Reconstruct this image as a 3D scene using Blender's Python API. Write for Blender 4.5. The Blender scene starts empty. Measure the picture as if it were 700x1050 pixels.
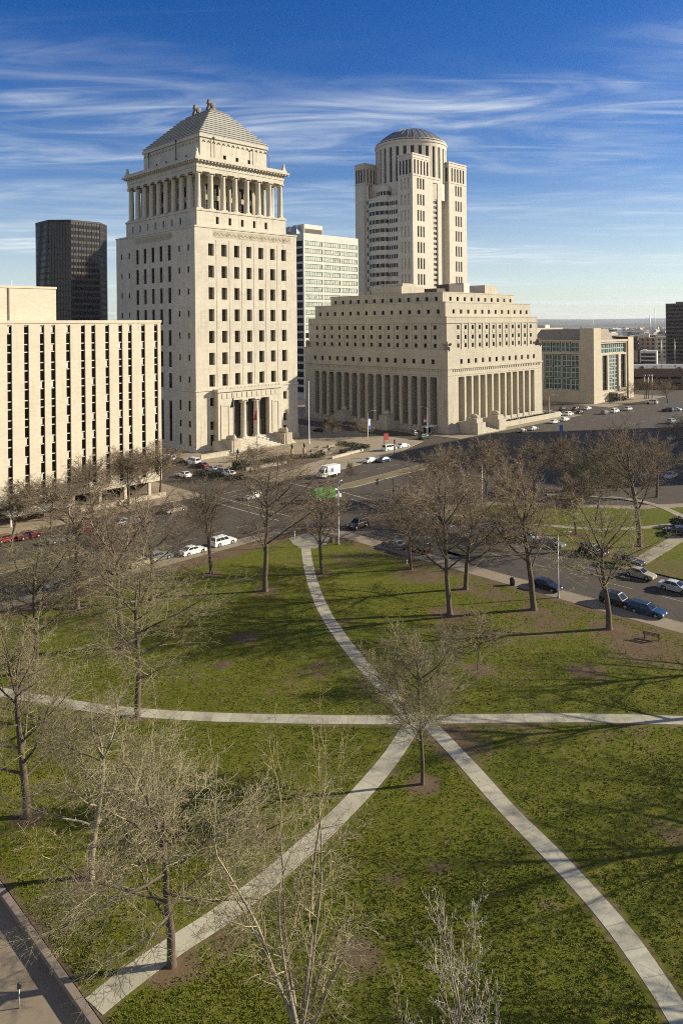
import bpy, bmesh, math, random
import numpy as np
from mathutils import Vector, Matrix, noise as mnoise
sc = bpy.context.scene
col = sc.collection
S2 = math.sqrt(.5)
R_ = math.radians
FPX, CAMH, ROLL = 750.0, 38.5, .0093
random.seed(7)

# ---------------------------------------------------------------- helpers
def at(u, v, z=0.0):
    """point of the ground that shows at pixel (u, v) of the photograph, used to place real-size things"""
    x = u-350; y = v-333
    a = (x*math.cos(ROLL)-y*math.sin(ROLL))/FPX
    b = (x*math.sin(ROLL)+y*math.cos(ROLL))/FPX
    Y = (CAMH-z)/b
    return Vector((a*Y, Y, z))

def pw(p1, p2, z=0.0):
    """street-grid coordinates to world"""
    return Vector(((p1-p2)*S2, (p1+p2)*S2, z))

def grid(v):
    return ((v.x+v.y)*S2, (v.y-v.x)*S2)

GRID = math.pi/4

def link(o, parent=None):
    col.objects.link(o)
    if parent is not None:
        o.parent = parent
    return o

def tag(o, label=None, cat=None, group=None, kind=None):
    if label: o['label'] = label
    if cat: o['category'] = cat
    if group: o['group'] = group
    if kind: o['kind'] = kind
    return o

def empty(name, loc, rz=0.0):
    o = bpy.data.objects.new(name, None)
    o.empty_display_size = .5
    o.location = loc
    o.rotation_euler = (0, 0, rz)
    return link(o)

class MB:
    """collects shapes, then links them as ONE mesh object"""
    def __init__(s):
        s.v = []; s.f = []; s.m = []; s.sm = []
    def add(s, vs, fs, m=0, smooth=False):
        n = len(s.v)
        s.v.extend([tuple(q) for q in vs])
        for f in fs:
            s.f.append(tuple(i+n for i in f)); s.m.append(m); s.sm.append(smooth)
    def quad(s, a, b, c, d, m=0):
        s.add([a, b, c, d], [(0, 1, 2, 3)], m)
    def box(s, x0, x1, y0, y1, z0, z1, m=0):
        s.add([(x0,y0,z0),(x1,y0,z0),(x1,y1,z0),(x0,y1,z0),(x0,y0,z1),(x1,y0,z1),(x1,y1,z1),(x0,y1,z1)],
              [(0,3,2,1),(4,5,6,7),(0,1,5,4),(1,2,6,5),(2,3,7,6),(3,0,4,7)], m)
    def frustum(s, x0, x1, y0, y1, z0, X0, X1, Y0, Y1, z1, m=0):
        s.add([(x0,y0,z0),(x1,y0,z0),(x1,y1,z0),(x0,y1,z0),(X0,Y0,z1),(X1,Y0,z1),(X1,Y1,z1),(X0,Y1,z1)],
              [(0,3,2,1),(4,5,6,7),(0,1,5,4),(1,2,6,5),(2,3,7,6),(3,0,4,7)], m)
    def prism(s, poly, z0, z1, m=0, smooth=False):
        n = len(poly)
        s.add([(x,y,z0) for x,y in poly]+[(x,y,z1) for x,y in poly],
              [tuple(reversed(range(n))), tuple(range(n,2*n))], m)
        k = len(s.v)-2*n
        for i in range(n):
            j = (i+1) % n
            s.f.append((k+i,k+j,k+n+j,k+n+i)); s.m.append(m); s.sm.append(smooth)
    def lathe(s, prof, n=16, c=(0,0,0), m=0, smooth=True):
        cx, cy, cz = c
        vs = []
        for r, z in prof:
            for i in range(n):
                a = 2*math.pi*i/n
                vs.append((cx+r*math.cos(a), cy+r*math.sin(a), cz+z))
        fs = []
        for k in range(len(prof)-1):
            for i in range(n):
                j = (i+1) % n
                fs.append((k*n+i, k*n+j, (k+1)*n+j, (k+1)*n+i))
        s.add(vs, fs, m, smooth)
        b = len(s.v)-len(vs)
        s.f.append(tuple(b+i for i in reversed(range(n)))); s.m.append(m); s.sm.append(False)
        t = b+(len(prof)-1)*n
        s.f.append(tuple(t+i for i in range(n))); s.m.append(m); s.sm.append(False)
    def tube(s, pts, rad, n=6, m=0, smooth=True):
        pts = [Vector(p) for p in pts]
        if not hasattr(rad, '__len__'): rad = [rad]*len(pts)
        vs = []
        for i, p in enumerate(pts):
            d = (pts[min(i+1,len(pts)-1)]-pts[max(i-1,0)])
            d = d.normalized() if d.length > 1e-6 else Vector((0,0,1))
            a = d.cross(Vector((0,0,1)) if abs(d.z) < .95 else Vector((1,0,0))).normalized()
            b = d.cross(a)
            for k in range(n):
                t = 2*math.pi*k/n
                vs.append(p+a*(rad[i]*math.cos(t))+b*(rad[i]*math.sin(t)))
        fs = []
        for i in range(len(pts)-1):
            for k in range(n):
                j = (k+1) % n
                fs.append((i*n+k, i*n+j, (i+1)*n+j, (i+1)*n+k))
        fs.append(tuple(reversed(range(n)))); fs.append(tuple((len(pts)-1)*n+k for k in range(n)))
        s.add(vs, fs, m, smooth)
    def ellipsoid(s, c, r, n=10, k=7, m=0, rot=None):
        vs = []; fs = []
        for i in range(k+1):
            ph = math.pi*i/k
            for j in range(n):
                th = 2*math.pi*j/n
                q = Vector((r[0]*math.sin(ph)*math.cos(th), r[1]*math.sin(ph)*math.sin(th), r[2]*math.cos(ph)))
                if rot is not None: q = rot @ q
                vs.append(q+Vector(c))
        for i in range(k):
            for j in range(n):
                jj = (j+1) % n
                fs.append((i*n+j, (i+1)*n+j, (i+1)*n+jj, i*n+jj))
        s.add(vs, fs, m, True)
    def mesh(s, name, mats):
        me = bpy.data.meshes.new(name)
        me.from_pydata(s.v, [], s.f)
        for mt in (mats if isinstance(mats, (list, tuple)) else [mats]): me.materials.append(mt)
        me.polygons.foreach_set('material_index', s.m)
        me.polygons.foreach_set('use_smooth', s.sm)
        me.update()
        return me
    def build(s, name, mats, parent=None, loc=(0,0,0), rot=(0,0,0)):
        o = bpy.data.objects.new(name, s.mesh(name, mats))
        o.location = loc; o.rotation_euler = rot
        return link(o, parent)

# ---------------------------------------------------------------- materials
class NT:
    def __init__(s, name):
        s.mat = bpy.data.materials.new(name); s.mat.use_nodes = True
        s.t = s.mat.node_tree; s.n = s.t.nodes; s.n.clear()
        s.out = s.n.new('ShaderNodeOutputMaterial')
        s.b = s.n.new('ShaderNodeBsdfPrincipled')
        s.t.links.new(s.b.outputs[0], s.out.inputs[0])
    def node(s, t, **kw):
        x = s.n.new(t)
        for k, v in kw.items(): setattr(x, k, v)
        return x
    def l(s, a, b): s.t.links.new(a, b)
    def coord(s, kind='Object', scale=None):
        c = s.node('ShaderNodeTexCoord').outputs[kind]
        if scale is None: return c
        m = s.node('ShaderNodeMapping'); m.inputs['Scale'].default_value = scale
        s.l(c, m.inputs['Vector']); return m.outputs[0]
    def noise(s, vec, scale, detail=4, rough=.55, dist=0):
        x = s.node('ShaderNodeTexNoise'); x.inputs['Scale'].default_value = scale
        x.inputs['Detail'].default_value = detail; x.inputs['Roughness'].default_value = rough
        x.inputs['Distortion'].default_value = dist
        if vec is not None: s.l(vec, x.inputs['Vector'])
        return x.outputs['Fac']
    def ramp(s, fac, stops, interp='LINEAR'):
        x = s.node('ShaderNodeValToRGB'); cr = x.color_ramp; cr.interpolation = interp
        while len(cr.elements) > 1: cr.elements.remove(cr.elements[-1])
        cr.elements[0].position = stops[0][0]; cr.elements[0].color = c4(stops[0][1])
        for p, c in stops[1:]:
            e = cr.elements.new(p); e.color = c4(c)
        s.l(fac, x.inputs[0]); return x.outputs[0]
    def mix(s, fac, a, b, mode='MIX'):
        x = s.node('ShaderNodeMix'); x.data_type = 'RGBA'; x.blend_type = mode
        for sock, val in ((x.inputs['Factor'], fac), (x.inputs['A'] if False else x.inputs[6], a), (x.inputs[7], b)):
            if hasattr(val, 'is_output') or hasattr(val, 'links'): s.l(val, sock)
            elif isinstance(val, (int, float)): sock.default_value = val if sock.type == 'VALUE' else (val,val,val,1)
            else: sock.default_value = c4(val)
        return x.outputs[2]
    def math(s, op, a, b=None, c=None, clamp=False):
        x = s.node('ShaderNodeMath', operation=op); x.use_clamp = clamp
        for i, v in enumerate((a, b, c)):
            if v is None: continue
            if isinstance(v, (int, float)): x.inputs[i].default_value = v
            else: s.l(v, x.inputs[i])
        return x.outputs[0]
    def color(s, c):
        if hasattr(c, 'links'): s.l(c, s.b.inputs['Base Color'])
        else: s.b.inputs['Base Color'].default_value = c4(c)
    def rough(s, r):
        if hasattr(r, 'links'): s.l(r, s.b.inputs['Roughness'])
        else: s.b.inputs['Roughness'].default_value = r
    def bump(s, h, strength=.3, dist=.05):
        x = s.node('ShaderNodeBump'); x.inputs['Strength'].default_value = strength; x.inputs['Distance'].default_value = dist
        s.l(h, x.inputs['Height']); s.l(x.outputs[0], s.b.inputs['Normal'])

def c4(c):
    if isinstance(c, (int, float)): return (c, c, c, 1)
    return tuple(c) if len(c) == 4 else (c[0], c[1], c[2], 1)

def sc_(c, k): return tuple(x*k for x in c[:3])

def m_plain(name, c, rough=.6, metal=0, spec=None, var=.12, vs=1.5):
    t = NT(name)
    n = t.noise(t.coord(), vs, 3)
    t.color(t.ramp(n, [(.3, sc_(c, 1-var)), (.7, sc_(c, 1+var))]))
    t.rough(rough); t.b.inputs['Metallic'].default_value = metal
    if spec is not None: t.b.inputs['Specular IOR Level'].default_value = spec
    return t.mat

def m_stone(name, c, var=.12, block=(1.6, .8), joint=.82, stain=.25, rough=.85):
    """ashlar: mottled stone, faint course joints, rain streaks running down"""
    t = NT(name)
    co = t.coord()
    n1 = t.noise(co, .12, 5, .6)
    n2 = t.noise(co, 2.2, 4, .6)
    base = t.ramp(n1, [(.3, sc_(c, 1-var)), (.55, c), (.75, tuple(min(1, x*k) for x, k in zip(c, (1+var*.6, 1+var*.5, 1+var*.3))))])
    base = t.mix(.5, base, t.ramp(n2, [(.3, sc_(c, .86)), (.7, sc_(c, 1.08))]))
    st = t.noise(t.coord(scale=(1.1, 1.1, .07)), 1.0, 5, .65)
    base = t.mix(t.math('MULTIPLY', t.ramp(st, [(.52, 0), (.72, 1)]), stain), base, sc_(c, .55))
    sep = t.node('ShaderNodeSeparateXYZ'); t.l(co, sep.inputs[0])
    cmb = t.node('ShaderNodeCombineXYZ')
    t.l(t.math('ADD', sep.outputs[0], sep.outputs[1]), cmb.inputs[0]); t.l(sep.outputs[2], cmb.inputs[1])
    br = t.node('ShaderNodeTexBrick'); t.l(cmb.outputs[0], br.inputs['Vector'])
    br.inputs['Scale'].default_value = 1; br.inputs['Brick Width'].default_value = block[0]; br.inputs['Row Height'].default_value = block[1]
    br.inputs['Mortar Size'].default_value = .025; br.inputs['Mortar Smooth'].default_value = .3
    br.inputs['Color1'].default_value = (1,1,1,1); br.inputs['Color2'].default_value = (.90,.885,.86,1); br.inputs['Mortar'].default_value = (joint,joint,joint,1)
    t.color(t.mix(1.0, base, br.outputs['Color'], 'MULTIPLY'))
    t.rough(rough)
    t.bump(n2, .15, .03)
    return t.mat

def m_glass(name, dark, blind, amount=.45, rough=.12, cell=1.3, spec=.28):
    """window glass: dark room behind, some blinds drawn to different depths"""
    t = NT(name)
    co = t.coord()
    oi = t.node('ShaderNodeObjectInfo')
    sep = t.node('ShaderNodeSeparateXYZ'); t.l(co, sep.inputs[0])
    n = t.noise(co, .7, 2)
    base = t.ramp(n, [(.35, sc_(dark, .6)), (.65, sc_(dark, 1.4))])
    wn = t.node('ShaderNodeTexWhiteNoise'); wn.noise_dimensions = '4D'
    sn = t.node('ShaderNodeVectorMath', operation='SNAP'); sn.inputs[1].default_value = (cell, cell, 3.3)
    t.l(co, sn.inputs[0]); t.l(sn.outputs[0], wn.inputs['Vector']); t.l(oi.outputs['Random'], wn.inputs['W'])
    f = t.math('LESS_THAN', wn.outputs['Value'], amount)
    t.color(t.mix(t.math('MULTIPLY', f, .75), base, blind))
    t.rough(rough); t.b.inputs['Specular IOR Level'].default_value = spec
    return t.mat

M = {}
M['lime'] = m_stone('civic_limestone', (.525,.482,.385), var=.22, stain=.7)
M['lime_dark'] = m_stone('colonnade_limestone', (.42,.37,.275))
M['roof_stone'] = m_stone('pyramid_stone', (.38,.375,.34), block=(2.2,.9))
M['lime2'] = m_stone('courthouse_limestone', (.465,.42,.325), var=.22, stain=.7)
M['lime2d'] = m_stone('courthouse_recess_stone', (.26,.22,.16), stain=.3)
M['precast'] = m_stone('tower_precast', (.55,.50,.41), block=(3.0,1.7), joint=.88, stain=.1)
M['precast_warm'] = m_stone('office_precast', (.60,.535,.405), block=(1.2,.35), joint=.93, stain=.3)
M['concrete_jc'] = m_stone('justice_concrete', (.48,.42,.31), block=(2.4,1.2), stain=.2)
M['white_panel'] = m_stone('white_panel', (.55,.555,.49), block=(2.0,1.3), joint=.9, stain=.05)
M['brick'] = m_stone('dark_brick', (.16,.10,.075), block=(.6,.2), stain=.1)
M['brick2'] = m_stone('tan_brick', (.36,.25,.16), block=(.6,.2), stain=.1)
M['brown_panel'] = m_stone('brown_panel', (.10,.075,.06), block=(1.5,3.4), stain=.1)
M['slate'] = m_plain('roof_membrane', (.16,.15,.135), .9)
M['gravel_roof'] = m_plain('gravel_roof', (.30,.27,.22), .95, vs=3)
M['dome'] = m_plain('dome_metal', (.15,.155,.155), .5, .2)
M['glass'] = m_glass('office_glass', (.05,.04,.024), (.13,.105,.065), .35, rough=.35, spec=.15)
M['glass_dk'] = m_glass('deep_window_glass', (.007,.006,.005), (.028,.022,.016), .2, rough=.35, spec=.12)
M['glass_gr'] = m_glass('green_glass', (.03,.075,.06), (.08,.15,.125), .4)
M['glass_band'] = m_glass('pale_green_glass', (.34,.42,.33), (.46,.50,.40), .5, rough=.25)
M['glass_blue'] = m_glass('blue_glass', (.010,.014,.018), (.03,.035,.04), .3, spec=.25)
M['frame'] = m_plain('window_frame', (.13,.105,.07), .6)
M['frame_lt'] = m_plain('light_frame', (.50,.46,.40), .5)
M['frame_gr'] = m_plain('grey_frame', (.42,.43,.40), .5)
M['frame_dk'] = m_plain('bronze_frame', (.028,.022,.018), .6)
M['bronze'] = m_plain('bronze', (.06,.05,.035), .5, .5)
M['metal'] = m_plain('galvanised_metal', (.36,.36,.35), .45, .6)
M['pole'] = m_plain('pole_paint', (.33,.33,.32), .5, .3)
M['white'] = m_plain('white_paint', (.76,.76,.73), .5)
M['black'] = m_plain('black_paint', (.02,.02,.02), .5)
M['dkgreen'] = m_plain('green_paint', (.03,.05,.035), .5)
M['wood'] = m_plain('bench_wood', (.13,.08,.045), .7, vs=6)
M['red'] = m_plain('red_cloth', (.42,.04,.035), .7)
M['blue'] = m_plain('blue_sign', (.06,.12,.42), .5)
M['rubber'] = m_plain('tyre_rubber', (.018,.018,.018), .9)
M['rim'] = m_plain('wheel_rim', (.45,.45,.45), .35, .8)
M['carglass'] = m_plain('car_glass', (.012,.014,.016), .08)
M['lamp_glass'] = m_plain('lamp_glass', (.75,.74,.68), .3)
M['taillight'] = m_plain('tail_light', (.30,.02,.015), .25)
M['headlight'] = m_plain('head_light', (.75,.75,.72), .15)
M['hedge'] = m_plain('hedge_leaf', (.045,.055,.022), .8, var=.5, vs=4)
M['hedge_dry'] = m_plain('dry_hedge_twig', (.13,.09,.05), .9, var=.4, vs=4)
M['weathered'] = m_plain('weathered_stone', (.17,.155,.125), .9, var=.3)
# ---------------------------------------------------------------- buildings
class Bld:
    """a building: an Empty at its near corner, turned to the street grid; x = along the lit street front, y = along the shaded side"""
    def __init__(s, name, label, cat, p1, p2, group=None):
        s.e = empty(name, pw(p1, p2), GRID); tag(s.e, label, cat, group)
        s.wins = []
    def part(s, mb, name, mats, parent=None, label=None):
        o = mb.build(name, mats, parent or s.e)
        if label: o['label'] = label
        return o
    def facade(s, mb, O, U, N, L, z0, z1, ops, depth, m=0, style=None):
        """wall with real openings; N points into the building; ops = (u0, u1, z0, z1); windows are queued at the back of the reveals"""
        us = sorted({0.0, L} | {round(q, 3) for o in ops for q in o[:2]}); zs = sorted({z0, z1} | {round(q, 3) for o in ops for q in o[2:4]})
        flip = (U[0]*N[1]-U[1]*N[0]) < 0
        def P(u, d, z): return (O[0]+U[0]*u+N[0]*d, O[1]+U[1]*u+N[1]*d, z)
        def q(a, b, c, d):
            if flip: mb.quad(d, c, b, a, m)
            else: mb.quad(a, b, c, d, m)
        ops_r = [tuple(round(x, 3) for x in o[:4]) for o in ops]
        for i in range(len(us)-1):
            uc = (us[i]+us[i+1])/2
            near = [o for o in ops_r if o[0] < uc < o[1]]
            zstart = None
            for k in range(len(zs)-1):
                zc = (zs[k]+zs[k+1])/2
                hole = any(o[2] < zc < o[3] for o in near)
                if not hole and zstart is None: zstart = zs[k]
                if zstart is not None and (hole or k == len(zs)-2):
                    ze = zs[k] if hole else zs[k+1]
                    q(P(us[i],0,zstart), P(us[i+1],0,zstart), P(us[i+1],0,ze), P(us[i],0,ze)); zstart = None
        for o in ops_r:
            a, b, c, d = o
            q(P(a,0,c), P(a,0,d), P(a,depth,d), P(a,depth,c)); q(P(b,0,d), P(b,0,c), P(b,depth,c), P(b,depth,d))
            q(P(a,0,c), P(a,depth,c), P(b,depth,c), P(b,0,c)); q(P(b,0,d), P(b,depth,d), P(a,depth,d), P(a,0,d))
            if style is not None:
                s.wins.append((P((a+b)/2, depth-.02, c), math.atan2(-N[1], -N[0])+math.pi/2, b-a, d-c, style))
    def shell(s, mb, x0, x1, y0, y1, z0, z1, m=0, front=False, left=False, roof=True):
        """the sides that carry no openings, and the roof"""
        if front: mb.quad((x0,y0,z0),(x1,y0,z0),(x1,y0,z1),(x0,y0,z1), m)
        if left: mb.quad((x0,y1,z0),(x0,y0,z0),(x0,y0,z1),(x0,y1,z1), m)
        mb.quad((x1,y0,z0),(x1,y1,z0),(x1,y1,z1),(x1,y0,z1), m); mb.quad((x1,y1,z0),(x0,y1,z0),(x0,y1,z1),(x1,y1,z1), m)
        if roof: mb.quad((x0,y0,z1),(x1,y0,z1),(x1,y1,z1),(x0,y1,z1), m)
    cache = {}
    def win_geo(s, mb, w, h, st, X=None):
        """pane and bars of one window round its bottom centre, facing -y"""
        g, f, nx, nz, fw = st
        T = (lambda p: p) if X is None else (lambda p: tuple(X @ Vector(p)))
        def add(b, m):
            t = MB(); t.box(*b); mb.add([T(p) for p in t.v], t.f, m)
        mb.quad(*[T(p) for p in ((-w/2,.02,0),(w/2,.02,0),(w/2,.02,h),(-w/2,.02,h))], 1)
        for i in range(nx+1):
            x = -w/2+w*i/nx; e = fw*.5
            a = max(-w/2, x-e) if i else -w/2; b = min(w/2, x+e) if i < nx else w/2
            if i == 0: b = -w/2+fw
            if i == nx: a = w/2-fw
            add((a, b, -.05, .015, 0, h), 0)
        for k in range(nz+1):
            z = h*k/nz
            a = max(0, z-fw*.5); b = min(h, z+fw*.5)
            if k == 0: b = fw
            if k == nz: a = h-fw
            add((-w/2+.003, w/2-.003, -.04, .012, a+.002, b-.002), 0)
    def finish(s, limit=96, name='window'):
        wins = sorted(s.wins, key=lambda q: -q[2]*q[3]/max(1, abs(q[0][0])+abs(q[0][1])+200))
        for k, (loc, rz, w, h, st) in enumerate(wins[:limit]):
            key = (round(w,2), round(h,2), id(st))
            me = Bld.cache.get(key)
            if me is None:
                b = MB(); s.win_geo(b, w, h, st); me = b.mesh('window', [M[st[1]], M[st[0]]]); Bld.cache[key] = me
            o = bpy.data.objects.new(name, me); o.location = loc; o.rotation_euler = (0,0,rz); link(o, s.e)
        rest = wins[limit:]
        if rest:
            b = MB(); st = rest[0][4]
            for loc, rz, w, h, stt in rest:
                s.win_geo(b, w, h, stt, Matrix.Translation(loc) @ Matrix.Rotation(rz, 4, 'Z'))
            o = b.build('window', [M[st[1]], M[st[0]]], s.e); o['kind'] = 'stuff'
        s.wins = []

W_OFF = ('glass', 'frame', 1, 2, .12)
W_OFFS = ('glass_dk', 'frame_dk', 2, 2, .12)  # tower's shaded side: same windows, the shade put into darker glass
W_SM = ('glass_dk', 'frame_dk', 1, 1, .10)
W_DK = ('glass_dk', 'frame_dk', 2, 3, .12)
W_TALL = ('glass_dk', 'frame_dk', 2, 5, .14)
W_SLIT = ('glass_dk', 'frame_dk', 1, 3, .10)
W_BLUE = ('glass_blue', 'frame_dk', 3, 1, .12)
W_GREEN = ('glass_gr', 'frame_gr', 2, 2, .3)

def column_mb(r, h, n=14):
    b = MB()
    b.box(-r*1.25, r*1.25, -r*1.25, r*1.25, 0, r*.45)
    b.lathe([(r*1.18, r*.45), (r*1.18, r*.75), (r, r*.95), (r*.99, h*.4), (r*.86, h-r*1.3), (r*.95, h-r*1.15), (r*1.0, h-r*.8)], n)
    b.box(-r*1.2, r*1.2, -r*1.2, r*1.2, h-r*.45, h)
    for sx in (-1, 1):   # volutes
        b.ellipsoid((sx*r*1.1, 0, h-r*.8), (r*.38, r*1.15, r*.4), 8, 5)
    return b

# ---- 1. civil courts tower ---------------------------------------------------
C = Bld('courthouse_tower', 'tall limestone tower topped by a ring of columns and a stepped pyramid roof', 'courthouse tower', 125.5, 188)
L1, L2, ZB = 41.0, 48.4, 69.2
b = MB()
rows = [63.95-6.75*k for k in range(7)]
cx = [5.95+4.89*k for k in range(7)]
ops = [(c-1.05, c+1.05, z-3.75, z) for z in rows for c in cx]
for c in (5.95, 35.4):
    for z, h in ((16.3, 2.6), (9.0, 2.6), (4.9, 3.4)): ops.append((c-.8, c+.8, z-h, z))
px0, px1 = 7.6, 31.6
ops.append((11.3, 27.9, 2.9, 15.2))
C.facade(b, (0,0), (1,0), (0,1), L1, 0, ZB, [o for o in ops if o[1]-o[0] < 5], 1.05, 0, W_OFF)
b2 = MB()
cy = [14.3+4.95*k for k in range(5)]
opl = [(c-.95, c+.95, z-4.6, z+.3) for z in rows for c in cy]
opl += [(c-.55, c+.55, z-2.3, z-.4) for z in rows for c in (3.6, 8.7, 39.6, 44.7)]
opl += [(c-.65, c+.65, z-h, z) for c in (3.6, 8.7, 39.6, 44.7) for z, h in ((15.6, 3.2), (9.4, 2.0), (5.2, 3.4))]
opl += [(c-.95, c+.95, 2.2, 15.0) for c in cy]
C.facade(b, (0,0), (0,1), (1,0), L2, 0, ZB, opl, .38, 0, W_OFFS)
C.shell(b, 0, L1, 0, L2, 0, ZB)
# slim piers between the window columns and belt course
for k in range(6):
    x = (cx[k]+cx[k+1])/2
    b.box(x-.55, x+.55, -.07, .0, 19.6, 65.2)
for k in range(4):
    y = (cy[k]+cy[k+1])/2
    b.box(-.07, .0, y-.55, y+.55, 19.6, 65.2)
b.box(-.28, L1+.28, -.28, -.002, 18.5, 19.0); b.box(-.28, -.002, .0, L2+.28, 18.5, 19.0)
b.box(-.22, L1+.22, -.22, -.002, ZB-.45, ZB+.02); b.box(-.22, -.002, 0, L2+.22, ZB-.45, ZB+.02)
b.box(-.35, L1+.3, -.35, -.002, -.2, 1.6); b.box(-.35, -.002, 0, L2+.3, -.2, 1.6)
C.part(b, 'wall', M['lime'])
# bas-relief frieze under the setback, both faces
fr = MB(); fs_ = MB()
fr.box(6.5, 38.5, -.05, -.004, 66.1, 66.25); fr.box(6.5, 38.5, -.05, -.004, 67.95, 68.1); fs_.box(-.05, -.004, 12.5, 35.5, 66.1, 66.25); fs_.box(-.05, -.004, 12.5, 35.5, 67.95, 68.1)
def relief(u0, u1, put):   # rosettes joined by swags
    u = u0; k = 0
    while u < u1-1.4:
        if k % 3 == 0:
            for i in range(10):
                a0, a1 = math.tau*i/10, math.tau*(i+1)/10
                put(u+.6+.5*math.cos(a0), 67.05+.62*math.sin(a0), u+.6+.5*math.cos(a1), 67.05+.62*math.sin(a1))
            put(u+.35, 67.05, u+.85, 67.05); put(u+.6, 66.8, u+.6, 67.3); u += 1.45
        else:
            pts = [(u+1.5*i/6, 67.5-.75*math.sin(math.pi*i/6)) for i in range(7)]
            for p, q in zip(pts, pts[1:]): put(p[0], p[1], q[0], q[1])
            u += 1.6
        k += 1
relief(7.0, 38.0, lambda a, z, c, w: fr.tube([(a,-.02,z),(c,-.02,w)], .11, 4))
relief(13.0, 35.0, lambda a, z, c, w: fs_.tube([(-.02,a,z),(-.02,c,w)], .11, 4))
fr.box(6.4, 38.6, -.012, -.003, 66.0, 68.2); fs_.box(-.012, -.003, 12.4, 35.6, 66.0, 68.2); C.part(fs_, 'frieze_relief', M['lime_dark'])
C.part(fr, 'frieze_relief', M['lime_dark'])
# setback stage with its small windows
st_ = MB(); a = 2.5; ZT = 74.9
C.facade(st_, (a,a), (1,0), (0,1), L1-2*a, ZB, ZT, [(8.6+4.9*k-.55-a+1.6, 8.6+4.9*k+.55-a+1.6, 70.6, 72.9) for k in range(5)], .6, 0, W_SM)
C.facade(st_, (a,a), (0,1), (1,0), L2-2*a, ZB, ZT, [(9.2+4.95*k-.55, 9.2+4.95*k+.55, 70.6, 72.9) for k in range(7)], .6, 0, W_SM)
C.shell(st_, a, L1-a, a, L2-a, ZB, ZT)
st_.box(a-.25, L1-a+.25, a-.25, a-.002, ZT-.6, ZT+.02); st_.box(a-.25, a-.002, a, L2-a+.25, ZT-.6, ZT+.02)
C.part(st_, 'setback_stage', M['lime'])
# colonnade: cella behind free columns
ce = MB(); ci = 7.8
copf = [(u-.9, u+.9, z, z+3.6) for u in [2.6+3.36*k for k in range(7)] for z in (75.4, 80.6)]
copl = [(u-.9, u+.9, z, z+3.6) for u in [2.6+3.45*k for k in range(9)] for z in (75.4, 80.6)]
C.facade(ce, (ci,ci), (1,0), (0,1), L1-2*ci, ZT, 87, copf, .5, 0, W_DK)
C.facade(ce, (ci,ci), (0,1), (1,0), L2-2*ci, ZT, 87, copl, .5, 0, W_DK)
C.shell(ce, ci, L1-ci, ci, L2-ci, ZT, 87)
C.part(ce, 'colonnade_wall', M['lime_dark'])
cm = column_mb(.92, 86.7-ZT).mesh('column', [M['lime']])
ccx = [a+1.35+(L1-2*a-2.7)*k/7 for k in range(8)]
ccy = [a+1.35+(L2-2*a-2.7)*k/9 for k in range(10)]
spots = [(x, ccy[0]) for x in ccx]+[(ccx[0], y) for y in ccy[1:]]+[(x, ccy[-1]) for x in ccx[1:]]+[(ccx[-1], y) for y in ccy[1:-1]]
for x, y in spots:
    o = bpy.data.objects.new('column', cm); o.location = (x, y, ZT); link(o, C.e)
en = MB()
def ring(mb, i, z0, z1, L1=L1, L2=L2): mb.box(i, L1-i, i, L2-i, z0, z1)
ring(en, a+.45, 86.7, 88.0); ring(en, a+.3, 88.0, 89.4); ring(en, a-.35, 89.4, 89.9); ring(en, a-1.05, 89.9, 90.5); ring(en, a-.4, 90.5, 91.3)
for k in range(30): en.box(a+.2+k*1.25, a+.65+k*1.25, a-.85, a-.36, 89.45, 89.88)
for k in range(36): en.box(a-.85, a-.36, a+.2+k*1.22, a+.65+k*1.22, 89.45, 89.88)
C.part(en, 'entablature', M['lime'])
for sx, sy in ((a-.1, a-.1), (L1-a-1.0, a-.1), (a-.1, L2-a-1.0), (L1-a-1.0, L2-a-1.0)):   # corner acroteria
    t = MB(); t.frustum(sx-.1, sx+1.2, sy-.1, sy+1.2, 91.3, sx+.25, sx+.85, sy+.25, sy+.85, 92.8); t.ellipsoid((sx+.55, sy+.55, 92.9), (.5,.5,.8), 8, 6)
    C.part(t, 'corner_finial', M['lime'])
at_ = MB(); ia = 7.0
C.facade(at_, (ia,ia), (1,0), (0,1), L1-2*ia, 91.2, 98.6, [(13.5+5.0*k-.6-ia+3.0, 13.5+5.0*k+.6-ia+3.0, 92.6, 94.0) for k in range(3)], .5, 0, W_SM)
C.facade(at_, (ia,ia), (0,1), (1,0), L2-2*ia, 91.2, 98.6, [(8+6.0*k-.6, 8+6.0*k+.6, 92.6, 94.0) for k in range(4)], .5, 0, W_SM)
C.shell(at_, ia, L1-ia, ia, L2-ia, 91.2, 98.6)
ring(at_, ia-.45, 98.6, 99.5)
for k in range(14): at_.tube([(ia+1+k*1.92, ia-.12, 97.2), (ia+1.5+k*1.92, ia-.12, 97.9), (ia+2+k*1.92, ia-.12, 97.2)], .16, 4)
for k in range(17): at_.tube([(ia-.12, ia+1+k*2.0, 97.2), (ia-.12, ia+1.5+k*2.0, 97.9), (ia-.12, ia+2+k*2.0, 97.2)], .16, 4)
C.part(at_, 'attic_wall', M['lime'])
py = MB(); n = 12
for k in range(n):
    f = k/n; hx = 13.6+(3.0-13.6)*f; hy = 17.3+(8.2-17.3)*f
    z = 99.5+(110.4-99.5)*k/n
    zt = z+(110.4-99.5)/n
    py.box(L1/2-hx, L1/2+hx, L2/2-hy, L2/2+hy, z-.05, zt-.22); py.box(L1/2-hx-.22, L1/2+hx+.22, L2/2-hy-.22, L2/2+hy+.22, zt-.219, zt)
C.part(py, 'pyramid_roof', M['roof_stone'])
pt = MB(); pt.box(L1/2-2.6, L1/2+2.6, L2/2-7.6, L2/2+7.6, 110.35, 111.6); C.part(pt, 'roof_crest', M['weathered'])
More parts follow.
